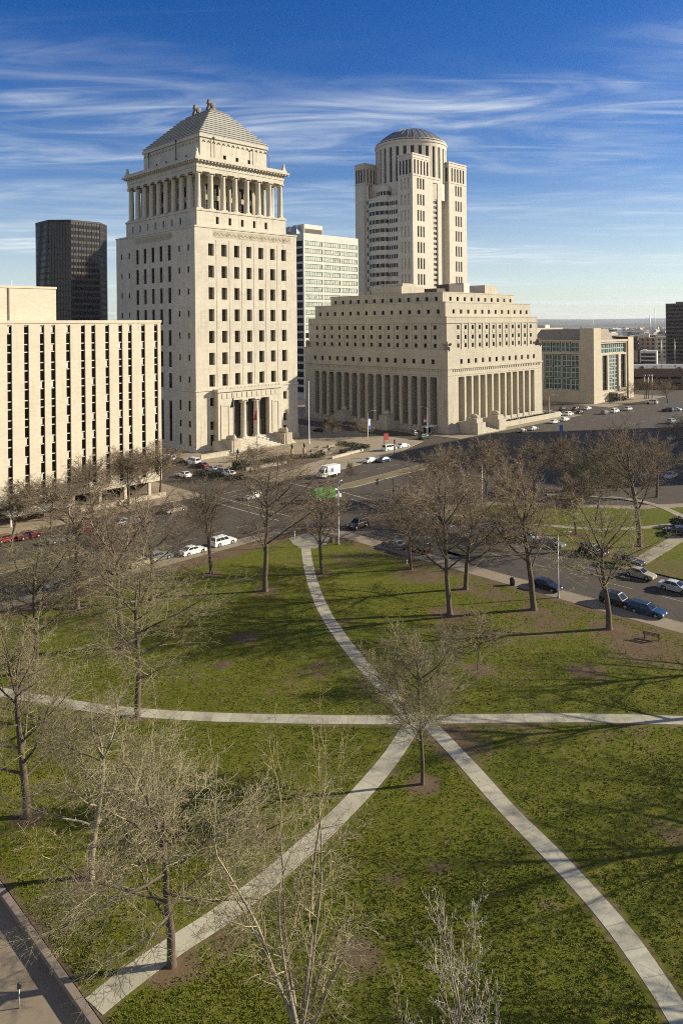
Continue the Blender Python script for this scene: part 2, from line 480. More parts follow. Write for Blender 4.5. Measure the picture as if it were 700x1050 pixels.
for yy in (L2/2-4.2, L2/2+4.2):   # seated winged sphinxes
    s = MB()
    s.box(L1/2-2.0, L1/2+2.0, yy-1.2, yy+1.2, 111.6, 112.0)
    s.ellipsoid((L1/2+.5, yy, 112.8), (1.7,.75,.8), 10, 7); s.ellipsoid((L1/2-.9, yy, 113.7), (.8,.75,1.3), 10, 7)
    s.ellipsoid((L1/2-1.15, yy, 115.2), (.5,.5,.65), 10, 7); s.frustum(L1/2-1.6, L1/2-.6, yy-.65, yy+.65, 114.4, L1/2-1.35, L1/2-.75, yy-.4, yy+.4, 115.9)
    for q in (-1, 1):
        s.tube([(L1/2-1.2, yy+q*.45, 113.4), (L1/2-1.7, yy+q*.45, 112.3), (L1/2-2.0, yy+q*.45, 112.15)], [.36,.28,.24], 6)
        s.ellipsoid((L1/2+.2, yy+q*.85, 114.0), (1.2,.18,.85), 8, 6, rot=Matrix.Rotation(-.5, 3, 'Y'))
    s.v = [(L1/2+(x-L1/2)*.9, yy+(y-yy)*1.1, 111.6+(z-111.6)*1.0) for x,y,z in s.v]
    o = C.part(s, 'sphinx', M['weathered'])
for x, y, h in ((12, ia-.6, 7.5), (27.5, ia-.6, 6), (ia-.6, 20, 8), (ia-.6, 37, 6.5), (36.5, ia+2, 6)):
    t = MB(); t.tube([(x,y,91.0),(x,y,91.2+h)], [.13,.1], 6); t.box(x-.22, x+.22, y-.22, y+.22, 91.2+h, 91.7+h); C.part(t, 'roof_lamp_post', M['bronze'])
t = MB(); t.tube([(34,30,91.0),(34,30,103.0)], .07, 5); C.part(t, 'antenna', M['white'])
# portal
po = MB()
po.box(6.6, 12.2, -2.0, -.003, 0.5, 15.2); po.box(26.8, 31.9, -2.0, -.003, 0.5, 15.2)
po.box(6.6, 31.9, -2.0, -.003, 15.2, 18.0); po.box(6.2, 32.3, -2.5, -.003, 18.0, 18.9)
for k in range(18): po.box(7.0+1.4*k, 7.5+1.4*k, -2.4, -2.1, 18.9, 19.4)
for k in range(12): po.box(8.0+1.95*k, 9.3+1.95*k, -2.12, -2.0, 15.9, 17.5)
for x0, x1 in ((7.6, 10.9), (28.0, 31.0)):
    po.box(x0, x0+.4, -2.15, -2.0, 3.5, 13.5); po.box(x1-.4, x1, -2.15, -2.0, 3.5, 13.5); po.box(x0, x1, -2.15, -2.0, 13.5, 14.1)
C.part(po, 'portal', M['lime'])
pb = MB(); pb.box(12.25, 26.75, -.25, -.05, 2.9, 15.15)
C.part(pb, 'portal_recess', M['frame_dk'])
for x in (14.2, 19.4, 24.6):
    t = MB(); t.box(x-1.6, x+1.6, -.40, -.26, 3.0, 8.0); t.box(x-.05, x+.05, -.46, -.40, 3.0, 8.0); C.part(t, 'bronze_door', M['bronze'])
pc = column_mb(.95, 12.3, 16).mesh('column', [M['lime']])
for x in (16.9, 22.0):
    o = bpy.data.objects.new('column', pc); o.location = (x, -1.15, 2.9); link(o, C.e)
sp = MB()
for k in range(8): sp.box(5.5-.0*k, 33.0, -3.0-(7-k)*.75, -.36, -.1+k*.38, .28+k*.38)
C.part(sp, 'entrance_steps', M['lime'])
for x in (8.8, 29.6):   # blocks with carved urns beside the stair
    t = MB(); t.box(x-1.7, x+1.7, -8.2, -2.6, 0, 3.6); t.ellipsoid((x, -5.6, 4.2), (1.5, 2.0, .9), 10, 6); t.ellipsoid((x, -7.0, 4.6), (.6,.6,.8), 8, 6)
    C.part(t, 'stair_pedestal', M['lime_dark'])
C.finish()

# ---- 2. courthouse with pillared fronts and stepped tiers ----------------------
K = Bld('pillared_courthouse', 'broad limestone courthouse with tall pillars along two fronts and stepped upper tiers', 'courthouse', 206, 154)
A1, A2 = 63.7, 74.0
b = MB()
ZC = 19.6; DEP = 3.2
f_op = [(6.2+4.375*k, 6.2+4.375*k+3.25, 3.0, ZC) for k in range(12)]
l_op = [(4.8+4.29*k, 4.8+4.29*k+3.0, 2.0, ZC) for k in range(15)]
wf = [(8.1+4.49*k-.75, 8.1+4.49*k+.75, 24.2, 25.9) for k in range(12)]
wl = [(6.5+4.37*k-.75, 6.5+4.37*k+.75, 24.2, 25.9) for k in range(15)]
K.facade(b, (0,0), (1,0), (0,1), A1, 0, 22.5, f_op, DEP, 0, None); K.facade(b, (0,0), (1,0), (0,1), A1, 22.5, 29.4, wf, .6, 0, W_SM)
K.facade(b, (0,0), (0,1), (1,0), A2, 0, 22.5, l_op, DEP, 0, None); K.facade(b, (0,0), (0,1), (1,0), A2, 22.5, 29.4, wl, .6, 0, W_SM)
K.shell(b, 0, A1, 0, A2, 0, 29.4, roof=False)
b.box(-.3, A1+.3, -.3, -.002, 22.5, 23.1); b.box(-.3, -.002, 0, A2+.3, 22.5, 23.1)
b.box(-.12, A1, -.12, -.002, 20.2, 20.5); b.box(-.12, -.002, 0, A2, 20.2, 20.5)
b.box(-.5, A1+.4, -.5, -.003, -.1, 1.9); b.box(-.5, -.003, 0, A2+.4, -.1, 1.5)
for k in range(48): b.box(3+k*1.25, 3.6+k*1.25, -.2, -.002, 21.6, 22.3)
for k in range(55): b.box(-.2, -.002, 3+k*1.25, 3.6+k*1.25, 21.6, 22.3)
K.part(b, 'wall', M['lime2'])
rb = MB()
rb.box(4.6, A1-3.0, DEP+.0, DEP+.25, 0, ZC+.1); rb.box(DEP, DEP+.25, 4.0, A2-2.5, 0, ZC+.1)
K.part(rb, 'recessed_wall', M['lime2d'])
for k in range(12):
    for z, h in ((3.6, 3.0), (8.2, 3.4), (13.2, 4.6)): K.wins.append(((6.2+4.375*k+1.62, DEP-.06, z), 0.0, 2.2, h, W_DK))
for k in range(15):
    for z, h in ((2.6, 3.2), (7.4, 4.0), (13.0, 5.0)): K.wins.append(((DEP-.06, 4.8+4.29*k+1.5, z), -math.pi/2, 2.3, h, W_DK))
# pillar faces: half-round on the shaded side, flat on the lit front
pm = MB(); pm.box(-.56, .56, -.22, -.003, 2.0, ZC-.1); pm.box(-.75, .75, -.4, -.003, 0.2, 2.0); pm = pm.mesh('pillar', [M['lime2']])
for k in range(11):
    o = bpy.data.objects.new('pillar', pm); o.location = (6.2+4.375*k+3.81, 0, 0); link(o, K.e)
pr_ = MB(); pr_.lathe([(.95, 1.5), (.95, 2.0), (.82, 2.3), (.80, 10), (.72, ZC-.9), (.85, ZC-.5), (.9, ZC-.05)], 14); pr_.box(-1.0, 1.0, -1.0, 1.0, 0, 1.5); pr_ = pr_.mesh('pillar', [M['lime2']])
for k in range(14):
    o = bpy.data.objects.new('pillar', pr_); o.location = (.0, 4.8+4.29*k+3.645, 0); link(o, K.e)
def tier(inset, z0, z1, rows, nf, nl, off=(8.1, 6.5), pitch=(4.49, 4.37), name='upper_tier', win=.72, piers=False):
    t = MB(); i = inset
    fo = [(off[0]+pitch[0]*k-i-win, off[0]+pitch[0]*k-i+win, z-.75, z+.75) for k in nf for z in rows]
    lo = [(off[1]+pitch[1]*k-i-win, off[1]+pitch[1]*k-i+win, z-.75, z+.75) for k in nl for z in rows]
    K.facade(t, (i,i), (1,0), (0,1), A1-2*i, z0, z1, fo, .6, 0, W_SM)
    K.facade(t, (i,i), (0,1), (1,0), A2-2*i, z0, z1, lo, .6, 0, W_SM)
    K.shell(t, i, A1-i, i, A2-i, z0, z1)
    if piers:
        for k in list(nf)[:-1]:
            x = off[0]+pitch[0]*(k+.5); t.box(x-.6, x+.6, i-.2, i-.002, z0, z1-2.4)
        for k in list(nl)[:-1]:
            y = off[1]+pitch[1]*(k+.5); t.box(i-.2, i-.002, y-.6, y+.6, z0, z1-2.4)
        t.box(i-.3, A1-i+.2, i-.3, i-.002, z1-2.4, z1-2.0); t.box(i-.3, i-.002, i, A2-i+.2, z1-2.4, z1-2.0)
        for k in nf:
            for a_, b_ in zip(rows, rows[1:]):
                x = off[0]+pitch[0]*k; t.box(x-.85, x+.85, i-.1, i-.002, (a_+b_)/2-.45, (a_+b_)/2+.45)
        for k in nl:
            for a_, b_ in zip(rows, rows[1:]):
                y = off[1]+pitch[1]*k; t.box(i-.1, i-.002, y-.85, y+.85, (a_+b_)/2-.45, (a_+b_)/2+.45)
    t.box(i-.12, A1-i+.1, i-.12, i-.002, z1-.35, z1+.02); t.box(i-.12, i-.002, i, A2-i+.1, z1-.35, z1+.02)
    K.part(t, name, M['lime2'])
tier(1.3, 29.0, 41.1, (37.2, 33.7, 30.7), range(12), range(15), piers=True)
tier(3.2, 41.1, 46.4, (42.9,), range(12), range(15))
tier(7.9, 46.4, 50.2, (47.7,), range(1, 11), range(1, 14))
rf = MB(); rf.box(.4, A1-.4, .4, A2-.4, 28.6, 28.95); K.part(rf, 'roof_ledge', M['gravel_roof'])
for x, y, rz in ((.9, .9, 0), (A1-1.2, .9, 1.57), (.9, A2-1.2, -1.57)):   # spread eagles at the corners of the ledge
    t = MB(); t.box(-.9,.9,-.9,.9,29.0,30.4); t.ellipsoid((0,0,31.1),(.5,.5,.9),8,6); t.ellipsoid((0,-.25,32.0),(.3,.35,.35),8,6)
    t.ellipsoid((-1.0,.1,31.2),(.9,.2,.5),8,5,rot=Matrix.Rotation(.4,3,'Y')); t.ellipsoid((1.0,.1,31.2),(.9,.2,.5),8,5,rot=Matrix.Rotation(-.4,3,'Y'))
    o = t.build('corner_eagle', M['lime2d'], K.e, (x,y,0), (0,0,rz-.78))
pe = MB(); pe.box(11, 26, 30, 46, 50.1, 53.2); pe.box(14, 22, 32, 44, 53.2, 54.6); K.part(pe, 'penthouse', M['lime2'])
pe = MB(); pe.box(12.5, 17.5, 14, 20, 50.1, 51.8); K.part(pe, 'roof_plant_box', M['brown_panel'])
pe = MB(); pe.box(20.0, 29.0, 14, 20, 50.1, 53.6); pe.box(20.2, 28.8, 13.95, 13.99, 50.6, 53.2); K.part(pe, 'roof_plant_box', M['brown_panel'])
pe = MB(); pe.box(29.1, 33.0, 13.8, 20, 50.1, 54.4); K.part(pe, 'roof_plant_box', M['white_panel'])
pe = MB(); pe.box(41.0, 50, 12, 22, 50.1, 53.8); K.part(pe, 'roof_plant_box', M['lime2'])
# stair with pedestals on the lit front, planted terrace wall beside it
sr = MB()
for k in range(9): sr.box(10.4, 18.8, -9.0+k*.7, -.51, -.1+.30*k, .2+.30*k)
K.part(sr, 'entrance_steps', M['lime2'])
for x0, x1 in ((5.6, 10.3), (18.9, 23.4)):
    t = MB(); t.box(x0, x1, -8.4, -.52, 0, 4.0); t.box(x0+.5, x1-.5, -7.6, -3.2, 4.0, 5.4); t.ellipsoid(((x0+x1)/2, -5.4, 6.0), (1.2, 1.6, .9), 10, 6)
    K.part(t, 'stair_pedestal', M['lime2'])
t = MB(); t.box(23.6, 69.0, -5.2, -4.7, 0, 2.0); t.box(68.5, 69.0, -4.69, 6, 0, 2.0); K.part(t, 'terrace_wall', M['lime2'])
for y0, y1 in ((22.0, 27.5), (44.0, 49.5)):
    t = MB(); t.box(-7.2, -.52, y0, y1, 0, 2.9); t.box(-6.4, -2.0, y0+.9, y1-.9, 2.9, 5.2); t.ellipsoid((-4.2, (y0+y1)/2, 5.9), (1.5,1.1,1.0), 10, 6)
    K.part(t, 'stair_pedestal', M['lime2'])
for y0 in (27.7,):
    t = MB()
    for k in range(8): t.box(-8.0+k*.75, -.51, y0, 43.8, -.1+.3*k, .2+.3*k)
    K.part(t, 'entrance_steps', M['lime2'])
K.finish()

# ---- 3. round-topped tower -----------------------------------------------------
E = Bld('domed_tower', 'tall pale tower with corner blocks round a drum under a low dark dome', 'office tower', 357.4, 293.2)
T1, T2, ZT = 57.8, 50.0, 146.5
b = MB()
core = MB(); core.box(5, T1-5, 4, T2-4, 0, 131.5); E.part(core, 'core_wall', M['precast'])
def slits(c, n, w, gap, z0, z1): return [(c+(k-(n-1)/2)*(w+gap)-w/2, c+(k-(n-1)/2)*(w+gap)+w/2, z0, z1) for k in range(n)]
def tower_block(x0, x1, y0, y1, fc, lc, fn=3, ln=3, left=True, blind=False):
    t = MB()
    L = x1-x0; D = y1-y0
    ops = [o for z in [131.2-10.15*k for k in range(9)] for o in slits(fc, fn, 1.65, 1.15, z-6.9, z)]
    ops += slits(L/2, 5, 1.7, 1.5, 133.6, 142.6)
    E.facade(t, (x0,y0), (1,0), (0,1), L, 0, ZT, ops, .7, 0, W_SLIT)
    ops = slits(D/2, 4 if D > 10 else 4, 1.5, 1.15 if D > 10 else .75, 133.6, 142.6)
    E.facade(t, (x0,y0), (0,1), (1,0), D, 0, ZT, ops+([o for z in [131.2-10.15*k for k in range(9)] for o in slits(lc, ln, 1.4, 1.5, z-6.9, z)] if blind else []), .8, 0, None)
    for u0, u1, z0, z1 in ops: E.wins.append(((x0+.40, y0+(u0+u1)/2, z0), -math.pi/2, u1-u0, z1-z0, W_SLIT))
    if blind:
        t.quad((x0+.8, y1-.1, 30), (x0+.8, y0+.1, 30), (x0+.8, y0+.1, 132), (x0+.8, y1-.1, 132))
    E.shell(t, x0, x1, y0, y1, 0, ZT)
    for z in (132.4, 143.6): t.box(x0-.25, x1+.2, y0-.25, y0-.002, z, z+.7); t.box(x0-.25, x0-.002, y0, y1+.2, z, z+.7)
    t.box(x0-.35, x1+.3, y0-.35, y0-.002, ZT-.9, ZT+.02); t.box(x0-.35, x0-.002, y0, y1+.3, ZT-.9, ZT+.02)
    E.part(t, 'corner_block', M['precast'])
tower_block(0, 17.6, 0, 12.2, 8.2, 6.1, blind=True)
tower_block(38, T1, 0, 12.0, 10.5, 6)
tower_block(0, 12, 40.6, T2, 6, 4.7)
t = MB()
E.facade(t, (17.62, .8), (1,0), (0,1), 13.0, 0, 133.9, [(4.2, 9.2, 40, 130.5)], 1.2, 0, None)
E.shell(t, 17.62, 30.6, .8, 12, 0, 133.9); t.box(17.62, 30.9, .5, .798, 132.6, 133.92); E.part(t, 'stair_block', M['precast'])
t = MB(); t.quad((21.8,1.9,40),(26.8,1.9,40),(26.8,1.9,130.5),(21.8,1.9,130.5), 1)
for k in range(27): t.box(21.82, 26.78, 1.5, 1.88, 41+3.38*k, 42.7+3.38*k, 0)
E.part(t, 'stair_window_strip', [M['lime2'], M['glass']])
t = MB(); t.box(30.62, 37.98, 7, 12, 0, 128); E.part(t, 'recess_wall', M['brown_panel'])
# bowed bay of ribbon windows on the shaded side
def arc(y0, y1, x, bulge, n=10):
    return [(x-bulge*(1-(2*i/n-1)**2), y0+(y1-y0)*i/n) for i in range(n+1)]
def bay(y0, y1, x, bulge, ztop, zb, name):
    w = MB(); g = MB(); z = ztop
    pa = arc(y0, y1, x, bulge); pi = arc(y0+.25, y1-.25, x+.55, bulge)
    back = [(6, y1), (6, y0)]
    while z > zb:
        w.prism(pa+back, z-3.1, z)
        g.prism(pi+[(6, y1-.25), (6, y0+.25)], z-5.75, z-3.1)
        z -= 5.75
    for i in range(1, 10, 2):
        x_, y_ = pa[i]; w.box(x_+.15, x_+.6, y_-.16, y_+.16, zb-5, ztop-1)
    E.part(w, name, M['precast']); E.part(g, 'ribbon_window', M['glass_blue'])
bay(12.25, 21.5, .8, .5, 121.2, 30, 'curved_bay')
bay(21.55, 38.4, .3, 2.6, 121.5, 30, 'curved_bay')
bay(21.9, 32.5, 1.6, 2.0, 128.6, 121.6, 'curved_bay')
t = MB(); opn = [(.4, 1.8, 121-5.75*k-2.4, 121-5.75*k) for k in range(16)]
E.facade(t, (.9, 38.42), (0,1), (1,0), 2.17, 0, 131.4, opn, .5, 0, W_SM); t.quad((.9,40.59,131.4),(.9,38.42,131.4),(6,38.42,131.4),(6,40.59,131.4)); E.part(t, 'side_wall', M['precast'])
# drum and dome
t = MB(); g = MB(); n = 40; R = 24.0; n = 30; cxx, cyy = 29.0, 25.0
for k in range(n):
    a0 = math.tau*(k-.27)/n; a1 = math.tau*(k+.27)/n
    t.add([(cxx+r*math.cos(q), cyy+r*math.sin(q), z) for z in (128, 155) for r, q in ((R-1.3,a0),(R,a0),(R,a1),(R-1.3,a1))], [(0,1,5,4),(1,2,6,5),(2,3,7,6)])
t.lathe([(R+.02, 120), (R+.02, 131.0), (R-1.4, 131.0)], 80, (cxx,cyy,0), smooth=False); t.lathe([(R-1.4, 154.6), (R+.05, 154.6), (R+.05, 157.2), (R+.5, 157.2), (R+.5, 158.6), (R-1.2, 158.6)], 80, (cxx,cyy,0), smooth=False)
E.part(t, 'drum', M['precast'])
g.lathe([(R-1.1, 130.5), (R-1.1, 154.7)], 80, (cxx,cyy,0), smooth=False); E.part(g, 'drum_window_ring', M['glass_blue'])
t = MB(); Rd, hd = 23.2, 11.0; Rs = (Rd*Rd+hd*hd)/(2*hd)
prof = []
for k in range(13):
    r = Rd*(1-k/12); prof.append((max(r,.05), 158.6+1.0+math.sqrt(Rs*Rs-r*r)-(Rs-hd)))
t.lathe([(Rd, 158.4)]+prof, 64, (cxx,cyy,0))
for k in range(32):
    a_ = math.tau*k/32
    t.tube([(cxx+(r+.02)*math.cos(a_), cyy+(r+.02)*math.sin(a_), z+.05) for r, z in prof[:-1]], .16, 4)
E.part(t, 'dome', M['dome'])
for k in range(40):
    a_ = math.tau*k/40
    if k % 1 == 0: 
        pass
t = MB()
for k in range(40):
    a_ = math.tau*k/40; x, y = cxx+23.55*math.cos(a_), cyy+23.55*math.sin(a_); t.tube([(x,y,158.6),(x,y,159.7)], .3, 4)
t.lathe([(23.8,159.5),(23.8,160.0),(23.3,160.0),(23.3,159.5)], 64, (cxx,cyy,0), smooth=False); E.part(t, 'dome_railing', M['precast'])
t = MB(); t.tube([(cxx,cyy,171.5),(cxx,cyy,184)], [.15,.05], 5); E.part(t, 'mast', M['metal'])
E.finish()

# ---- 4. white office block with pale green bands --------------------------------
B = Bld('white_office_block', 'white office block with pale green window bands rising behind the stepped courthouse', 'office block', 255.1, 282.4)
b = MB(); D1, D2, ZW = 41.0, 26.0, 86.5
ops = []
for k in range(20):
    z = 82.6-4.02*k
    for j in range(3): ops.append((.9+13.35*j, .9+13.35*j+12.6, z-2.6, z))
B.facade(b, (0,0), (1,0), (0,1), D1, 0, ZW, ops, .35, 0, None)
B.facade(b, (0,0), (0,1), (1,0), D2, 0, ZW, [(.8, D2-.8, 82.6-4.02*k-2.9, 82.6-4.02*k) for k in range(20)], .5, 0, None)
B.shell(b, 0, D1, 0, D2, 0, ZW); B.part(b, 'wall', M['white_panel'])
for u0, u1, z0, z1 in ops[:36]:
    t = MB(); t.quad((u0,.33,z0),(u1,.33,z0),(u1,.33,z1),(u0,.33,z1), 1)
    for i in range(11): t.box(u0+(u1-u0)*i/10-.06, u0+(u1-u0)*i/10+.06, .22, .32, z0, z1, 0)
    t.box(u0, u1, .18, .34, z0-.0, z0+.45, 2)
    B.part(t, 'window_band', [M['frame_lt'], M['glass_band'], M['frame']])
for k in range(20):
    t = MB(); z = 82.6-4.02*k; t.quad((.48,D2-.8,z-2.9),(.48,.8,z-2.9),(.48,.8,z),(.48,D2-.8,z), 1)
    for i in range(9): y = .8+(D2-1.6)*i/8; t.box(.36, .47, y-.06, y+.06, z-2.9, z, 0)
    B.part(t, 'window_band', [M['frame_dk'], M['glass_dk']])
t = MB(); t.box(5.0, 18.5, 5, 14, ZW, ZW+5.6); t.box(5.6, 18.0, 4.9, 4.99, ZW+.4, ZW+3.2, 1); B.part(t, 'penthouse', [M['white_panel'], M['brown_panel']])
for x, y in ((-0.5+2, 12), (2, 18), (2.5, 23)):
    t = MB(); t.lathe([(1.7,0),(1.7,3.2),(1.3,3.8),(1.3,4.4)], 14, (x,y,ZW)); B.part(t, 'roof_fan', M['metal'])
t = MB(); t.frustum(.8,5.0,6,24,ZW,2.2,4.6,8,22,ZW+4.6); B.part(t, 'cooling_plant', M['metal'])
B.finish()

# ---- 5. near-left office slab -----------------------------------------------------
F = Bld('slab_office_building', 'cream office slab with narrow full-height window strips at the left edge', 'office building', 0, 149)
b = MB(); XE = 90.0; ZS = 39.7
st = [55.57,58.9,62.08,64.36,67.57,70.81,73.15,76.34,79.47,81.76,85.04,88.3]
st = [s_-0.0 for s_ in st]
more = [52.2, 49.0, 46.7, 43.4, 40.2, 37.9, 34.6, 31.4, 29.1, 25.8, 22.6, 20.3, 17.0, 13.8, 11.5, 8.2, 5.0, 2.0]
strips = sorted(more+st)
b0 = [(x-.02, x+.92, 4.4, 39.0) for x in strips]
F.facade(b, (0,0), (1,0), (0,1), XE, 3.0, ZS, b0, .40, 0, None)
F.shell(b, 0, XE, 0, 30, 3.0, ZS, left=True)
b.quad((0,0,3.0),(XE,0,3.0),(XE,30,3.0),(0,30,3.0))
b.box(0, XE+.15, -.15, -.002, ZS-.35, ZS+.25)
F.part(b, 'wall', M['precast_warm'])
rs = random.Random(5)
for x in strips:
    x -= .02; t = MB(); t.quad((x,.38,4.4),(x+.94,.38,4.4),(x+.94,.38,39.0),(x,.38,39.0), 1)
    z = 39.0; k = 0
    while z > 5:
        for zz, h in ((z, 1.35), (z-1.55, 2.25)):
            t.box(x+.01, x+.93, .20, .37, zz-.24, zz-.03, 0)
        if rs.random() < .4: t.box(x+.01, x+.52, .33, .372, z-1.5, z-.24, 2)
        z -= 3.77
    F.part(t, 'window_strip', [M['frame_lt'], M['glass_dk'], M['frame_lt']])
t = MB(); t.box(0, 66.9, 3.2, 20, ZS, 46.9); t.box(0, 67.05, 3.05, 3.19, 46.6, 47.05); t.box(57.0, 57.25, 3.05, 3.19, ZS, 46.6, 1); F.part(t, 'penthouse', [M['precast_warm'], M['frame']])
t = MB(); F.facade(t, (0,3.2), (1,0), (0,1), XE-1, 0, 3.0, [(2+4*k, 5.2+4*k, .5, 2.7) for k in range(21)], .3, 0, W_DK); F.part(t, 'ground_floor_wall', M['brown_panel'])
for k in range(15):
    t = MB(); t.box(3+6*k-.3, 3+6*k+.3, .3, .9, 0, 2.99); F.part(t, 'ground_pier', M['precast_warm'])
t = MB(); t.box(54, 66.5, -4.6, -.2, 2.1, 2.45); t.box(54.3,54.6,-4.3,-4.0,0,2.1); t.box(65.9,66.2,-4.3,-4.0,0,2.1); F.part(t, 'entrance_canopy', M['white_panel'])
t = MB(); t.tube([(61,12,46.9),(61,12,48.6)], .08, 5); F.part(t, 'roof_vent', M['white'])
F.finish()
for i, (x0, x1) in enumerate(((68.5, 78.0), (79.5, 88.5))):
    t = MB(); t.box(-(x1-x0)/2, (x1-x0)/2, -.3, .3, 0, .95); t.box(-(x1-x0)/2-.1, (x1-x0)/2+.1, -.4, .4, .95, 1.1)
    o = t.build('planter_wall', M['concrete_jc'], None, pw((x0+x1)/2, 145.2), (0,0,GRID))
    tag(o, ['low white planter wall by the canopy of the slab office', 'low white planter wall near the street corner of the slab office'][i], 'low wall', 'planter walls before the slab office')

# ---- 6. dark octagonal tower ------------------------------------------------------
c = at(75, 400); 
D = Bld('dark_glass_tower', 'dark bronze glass tower with chamfered corners behind the slab office', 'office tower', *(((-167+455)*S2), ((455+167)*S2)))
def octo(hw, ch): return [(-hw+ch,-hw),(hw-ch,-hw),(hw,-hw+ch),(hw,hw-ch),(hw-ch,hw),(-hw+ch,hw),(-hw,hw-ch),(-hw,-hw+ch)]
HW, CH = 18.5, 9.5
t = MB(); t.prism(octo(HW, CH), 0, 101.5)
NTt = NT('bronze_curtain_wall'); co = NTt.coord(); sp_ = NTt.node('ShaderNodeSeparateXYZ'); NTt.l(co, sp_.inputs[0])
fl = NTt.math('FRACT', NTt.math('MULTIPLY', sp_.outputs[2], 1/3.7))
band = NTt.math('LESS_THAN', fl, .38)
sn = NTt.node('ShaderNodeVectorMath', operation='SNAP'); sn.inputs[1].default_value = (1.5,1.5,3.7); NTt.l(co, sn.inputs[0])
wn = NTt.node('ShaderNodeTexWhiteNoise'); NTt.l(sn.outputs[0], wn.inputs['Vector'])
NTt.color(NTt.mix(band, NTt.ramp(wn.outputs['Value'], [(.5, (.012,.009,.007)), (1, (.035,.025,.018))]), (.05,.038,.028)))
NTt.rough(NTt.math('MULTIPLY_ADD', band, .3, .12))
D.part(t, 'curtain_wall', NTt.mat)
t = MB(); n8 = octo(HW+.12, CH)
for i in range(8):
    p, q = Vector(n8[i]), Vector(n8[(i+1) % 8]); L = (q-p).length; k = max(2, int(L/1.55))
    for j in range(k+1):
        w = p.lerp(q, j/k); t.box(w.x-.09, w.x+.09, w.y-.09, w.y+.09, 0, 101.4)
D.part(t, 'mullion', M['frame_dk'])
t = MB(); t.prism(octo(HW+.25, CH), 101.5, 102.6); D.part(t, 'parapet', M['frame_dk'])

# ---- 7. concrete building with green windows ---------------------------------------
J = Bld('justice_building', 'concrete civic building with tall green window bays right of the pillared courthouse', 'civic building', 326.4, 159.3)
b = MB(); JX, JY = 43.8, 34.0
J.facade(b, (0,0), (1,0), (0,1), 7.4, 0, 35.8, [], .5, 0)
J.facade(b, (7.4,.6), (1,0), (0,1), 30.2, 0, 29.9, [(1.4, 29.0, 23.4, 28.2), (2.6, 8.0, 5.6, 22.5), (9.6, 20.3, 5.2, 22.6), (22.9, 28.3, 5.6, 22.5), (9.5, 20.5, .2, 3.8)], .9, 0, None)
J.facade(b, (37.6,0), (1,0), (0,1), 6.2, 0, 31.1, [], .5, 0)
J.facade(b, (0,0), (0,1), (1,0), 7.0, 0, 35.8, [], .5, 0)
J.facade(b, (.5,7.0), (0,1), (1,0), JY-7.0, 0, 29.9, [(.8, 19.2, 5.9, 23.2), (.6, 20.5, 24.2, 29.2), (21.5, 26.5, 5.9, 23.2), (21.5,26.5,24.2,29.2)], .8, 0, None)
J.shell(b, 0, 7.4, 0, 7.0, 0, 35.8); J.shell(b, 37.6, JX, 0, 7, 0, 31.1)
J.shell(b, .5, JX, .6, JY, 0, 29.9)
b.box(6.9, 38.2, .2, .597, 29.0, 29.95); b.box(.2, .497, 6.9, JY, 29.6, 30.2)
J.part(b, 'wall', M['concrete_jc'])
def grid_window(x, y, w, h, nx, nz, rz, st_, name='window', label=None):
    t = MB(); J.win_geo(t, w, h, (st_[0], st_[1], nx, nz, st_[4])); o = t.build(name, [M[st_[1]], M[st_[0]]], J.e, (x, y[0], y[1]), (0,0,rz))
for k in range(6): grid_window(7.4+1.4+2.3+4.6*k, (1.45, 23.4), 4.3, 4.8, 2, 2, 0, W_GREEN)
grid_window(7.4+5.3, (1.45, 5.6), 5.4, 16.9, 2, 4, 0, ('glass_blue','frame_dk',1,1,.2)); grid_window(7.4+25.6, (1.45, 5.6), 5.4, 16.9, 2, 4, 0, ('glass_blue','frame_dk',1,1,.2))
for k in range(3):
    for j in range(3): grid_window(7.4+9.6+1.8+3.57*k, (1.35, 5.25+5.8*j), 3.3, 5.5, 2, 3, 0, W_GREEN)
for k in range(4):
    for j in range(3): grid_window(1.25, (7.0+.8+2.3+4.6*k, 6.0+5.75*j), 4.2, 5.4, 2, 2, -math.pi/2, W_GREEN)
    grid_window(1.25, (7.0+.6+2.5+4.98*k, 24.3), 4.5, 4.8, 2, 2, -math.pi/2, W_GREEN)
for j in range(4): grid_window(1.25, (7+24, 5.95+5.75*j if j < 3 else 24.3), 4.8, 5.2, 2, 2, -math.pi/2, W_GREEN)
t = MB(); t.box(7.5, 19, 8, 20, 29.8, 35.6); t.box(10,11.5,7.95,7.99,32,34,1); t.box(14,15.5,7.95,7.99,32,34,1); J.part(t, 'stair_tower', [M['concrete_jc'], M['frame_dk']])
t = MB(); t.frustum(1.5, 36, 7.2, 33, 29.9, 6.5, 34, 9, 31, 35.2); J.part(t, 'sloped_roof', M['lime2d'])
t = MB(); t.box(17.4, 27.4, -3.6, .55, 3.9, 4.5)
for x in (18, 21, 24, 27): t.box(x-.25, x+.05, -3.4, -3.1, 0, 3.9)
J.part(t, 'entrance_canopy', M['concrete_jc'])
for k in range(4): grid_window(7.4+9.5+1.4+2.73*k, (1.4, .25), 2.5, 3.5, 1, 1, 0, ('glass_blue','frame_lt',1,1,.12), 'entrance_door')
J.finish()
b = Bld('roof_top_block', 'pale flat-roofed block showing over the sloped roof of the civic building', 'building', 352, 212)
t = MB(); b.facade(t, (0,0), (1,0), (0,1), 44, 0, 35.6, [(2+4*k, 4.5+4*k, 28+0*k, 31) for k in range(10)], .4, 0, W_SM); b.facade(t, (0,0), (0,1), (1,0), 22, 0, 35.6, [(2+4*k,4.5+4*k,28,31) for k in range(5)], .4, 0, W_SM); b.shell(t, 0, 44, 0, 22, 0, 35.6)
b.part(t, 'wall', M['concrete_jc'])
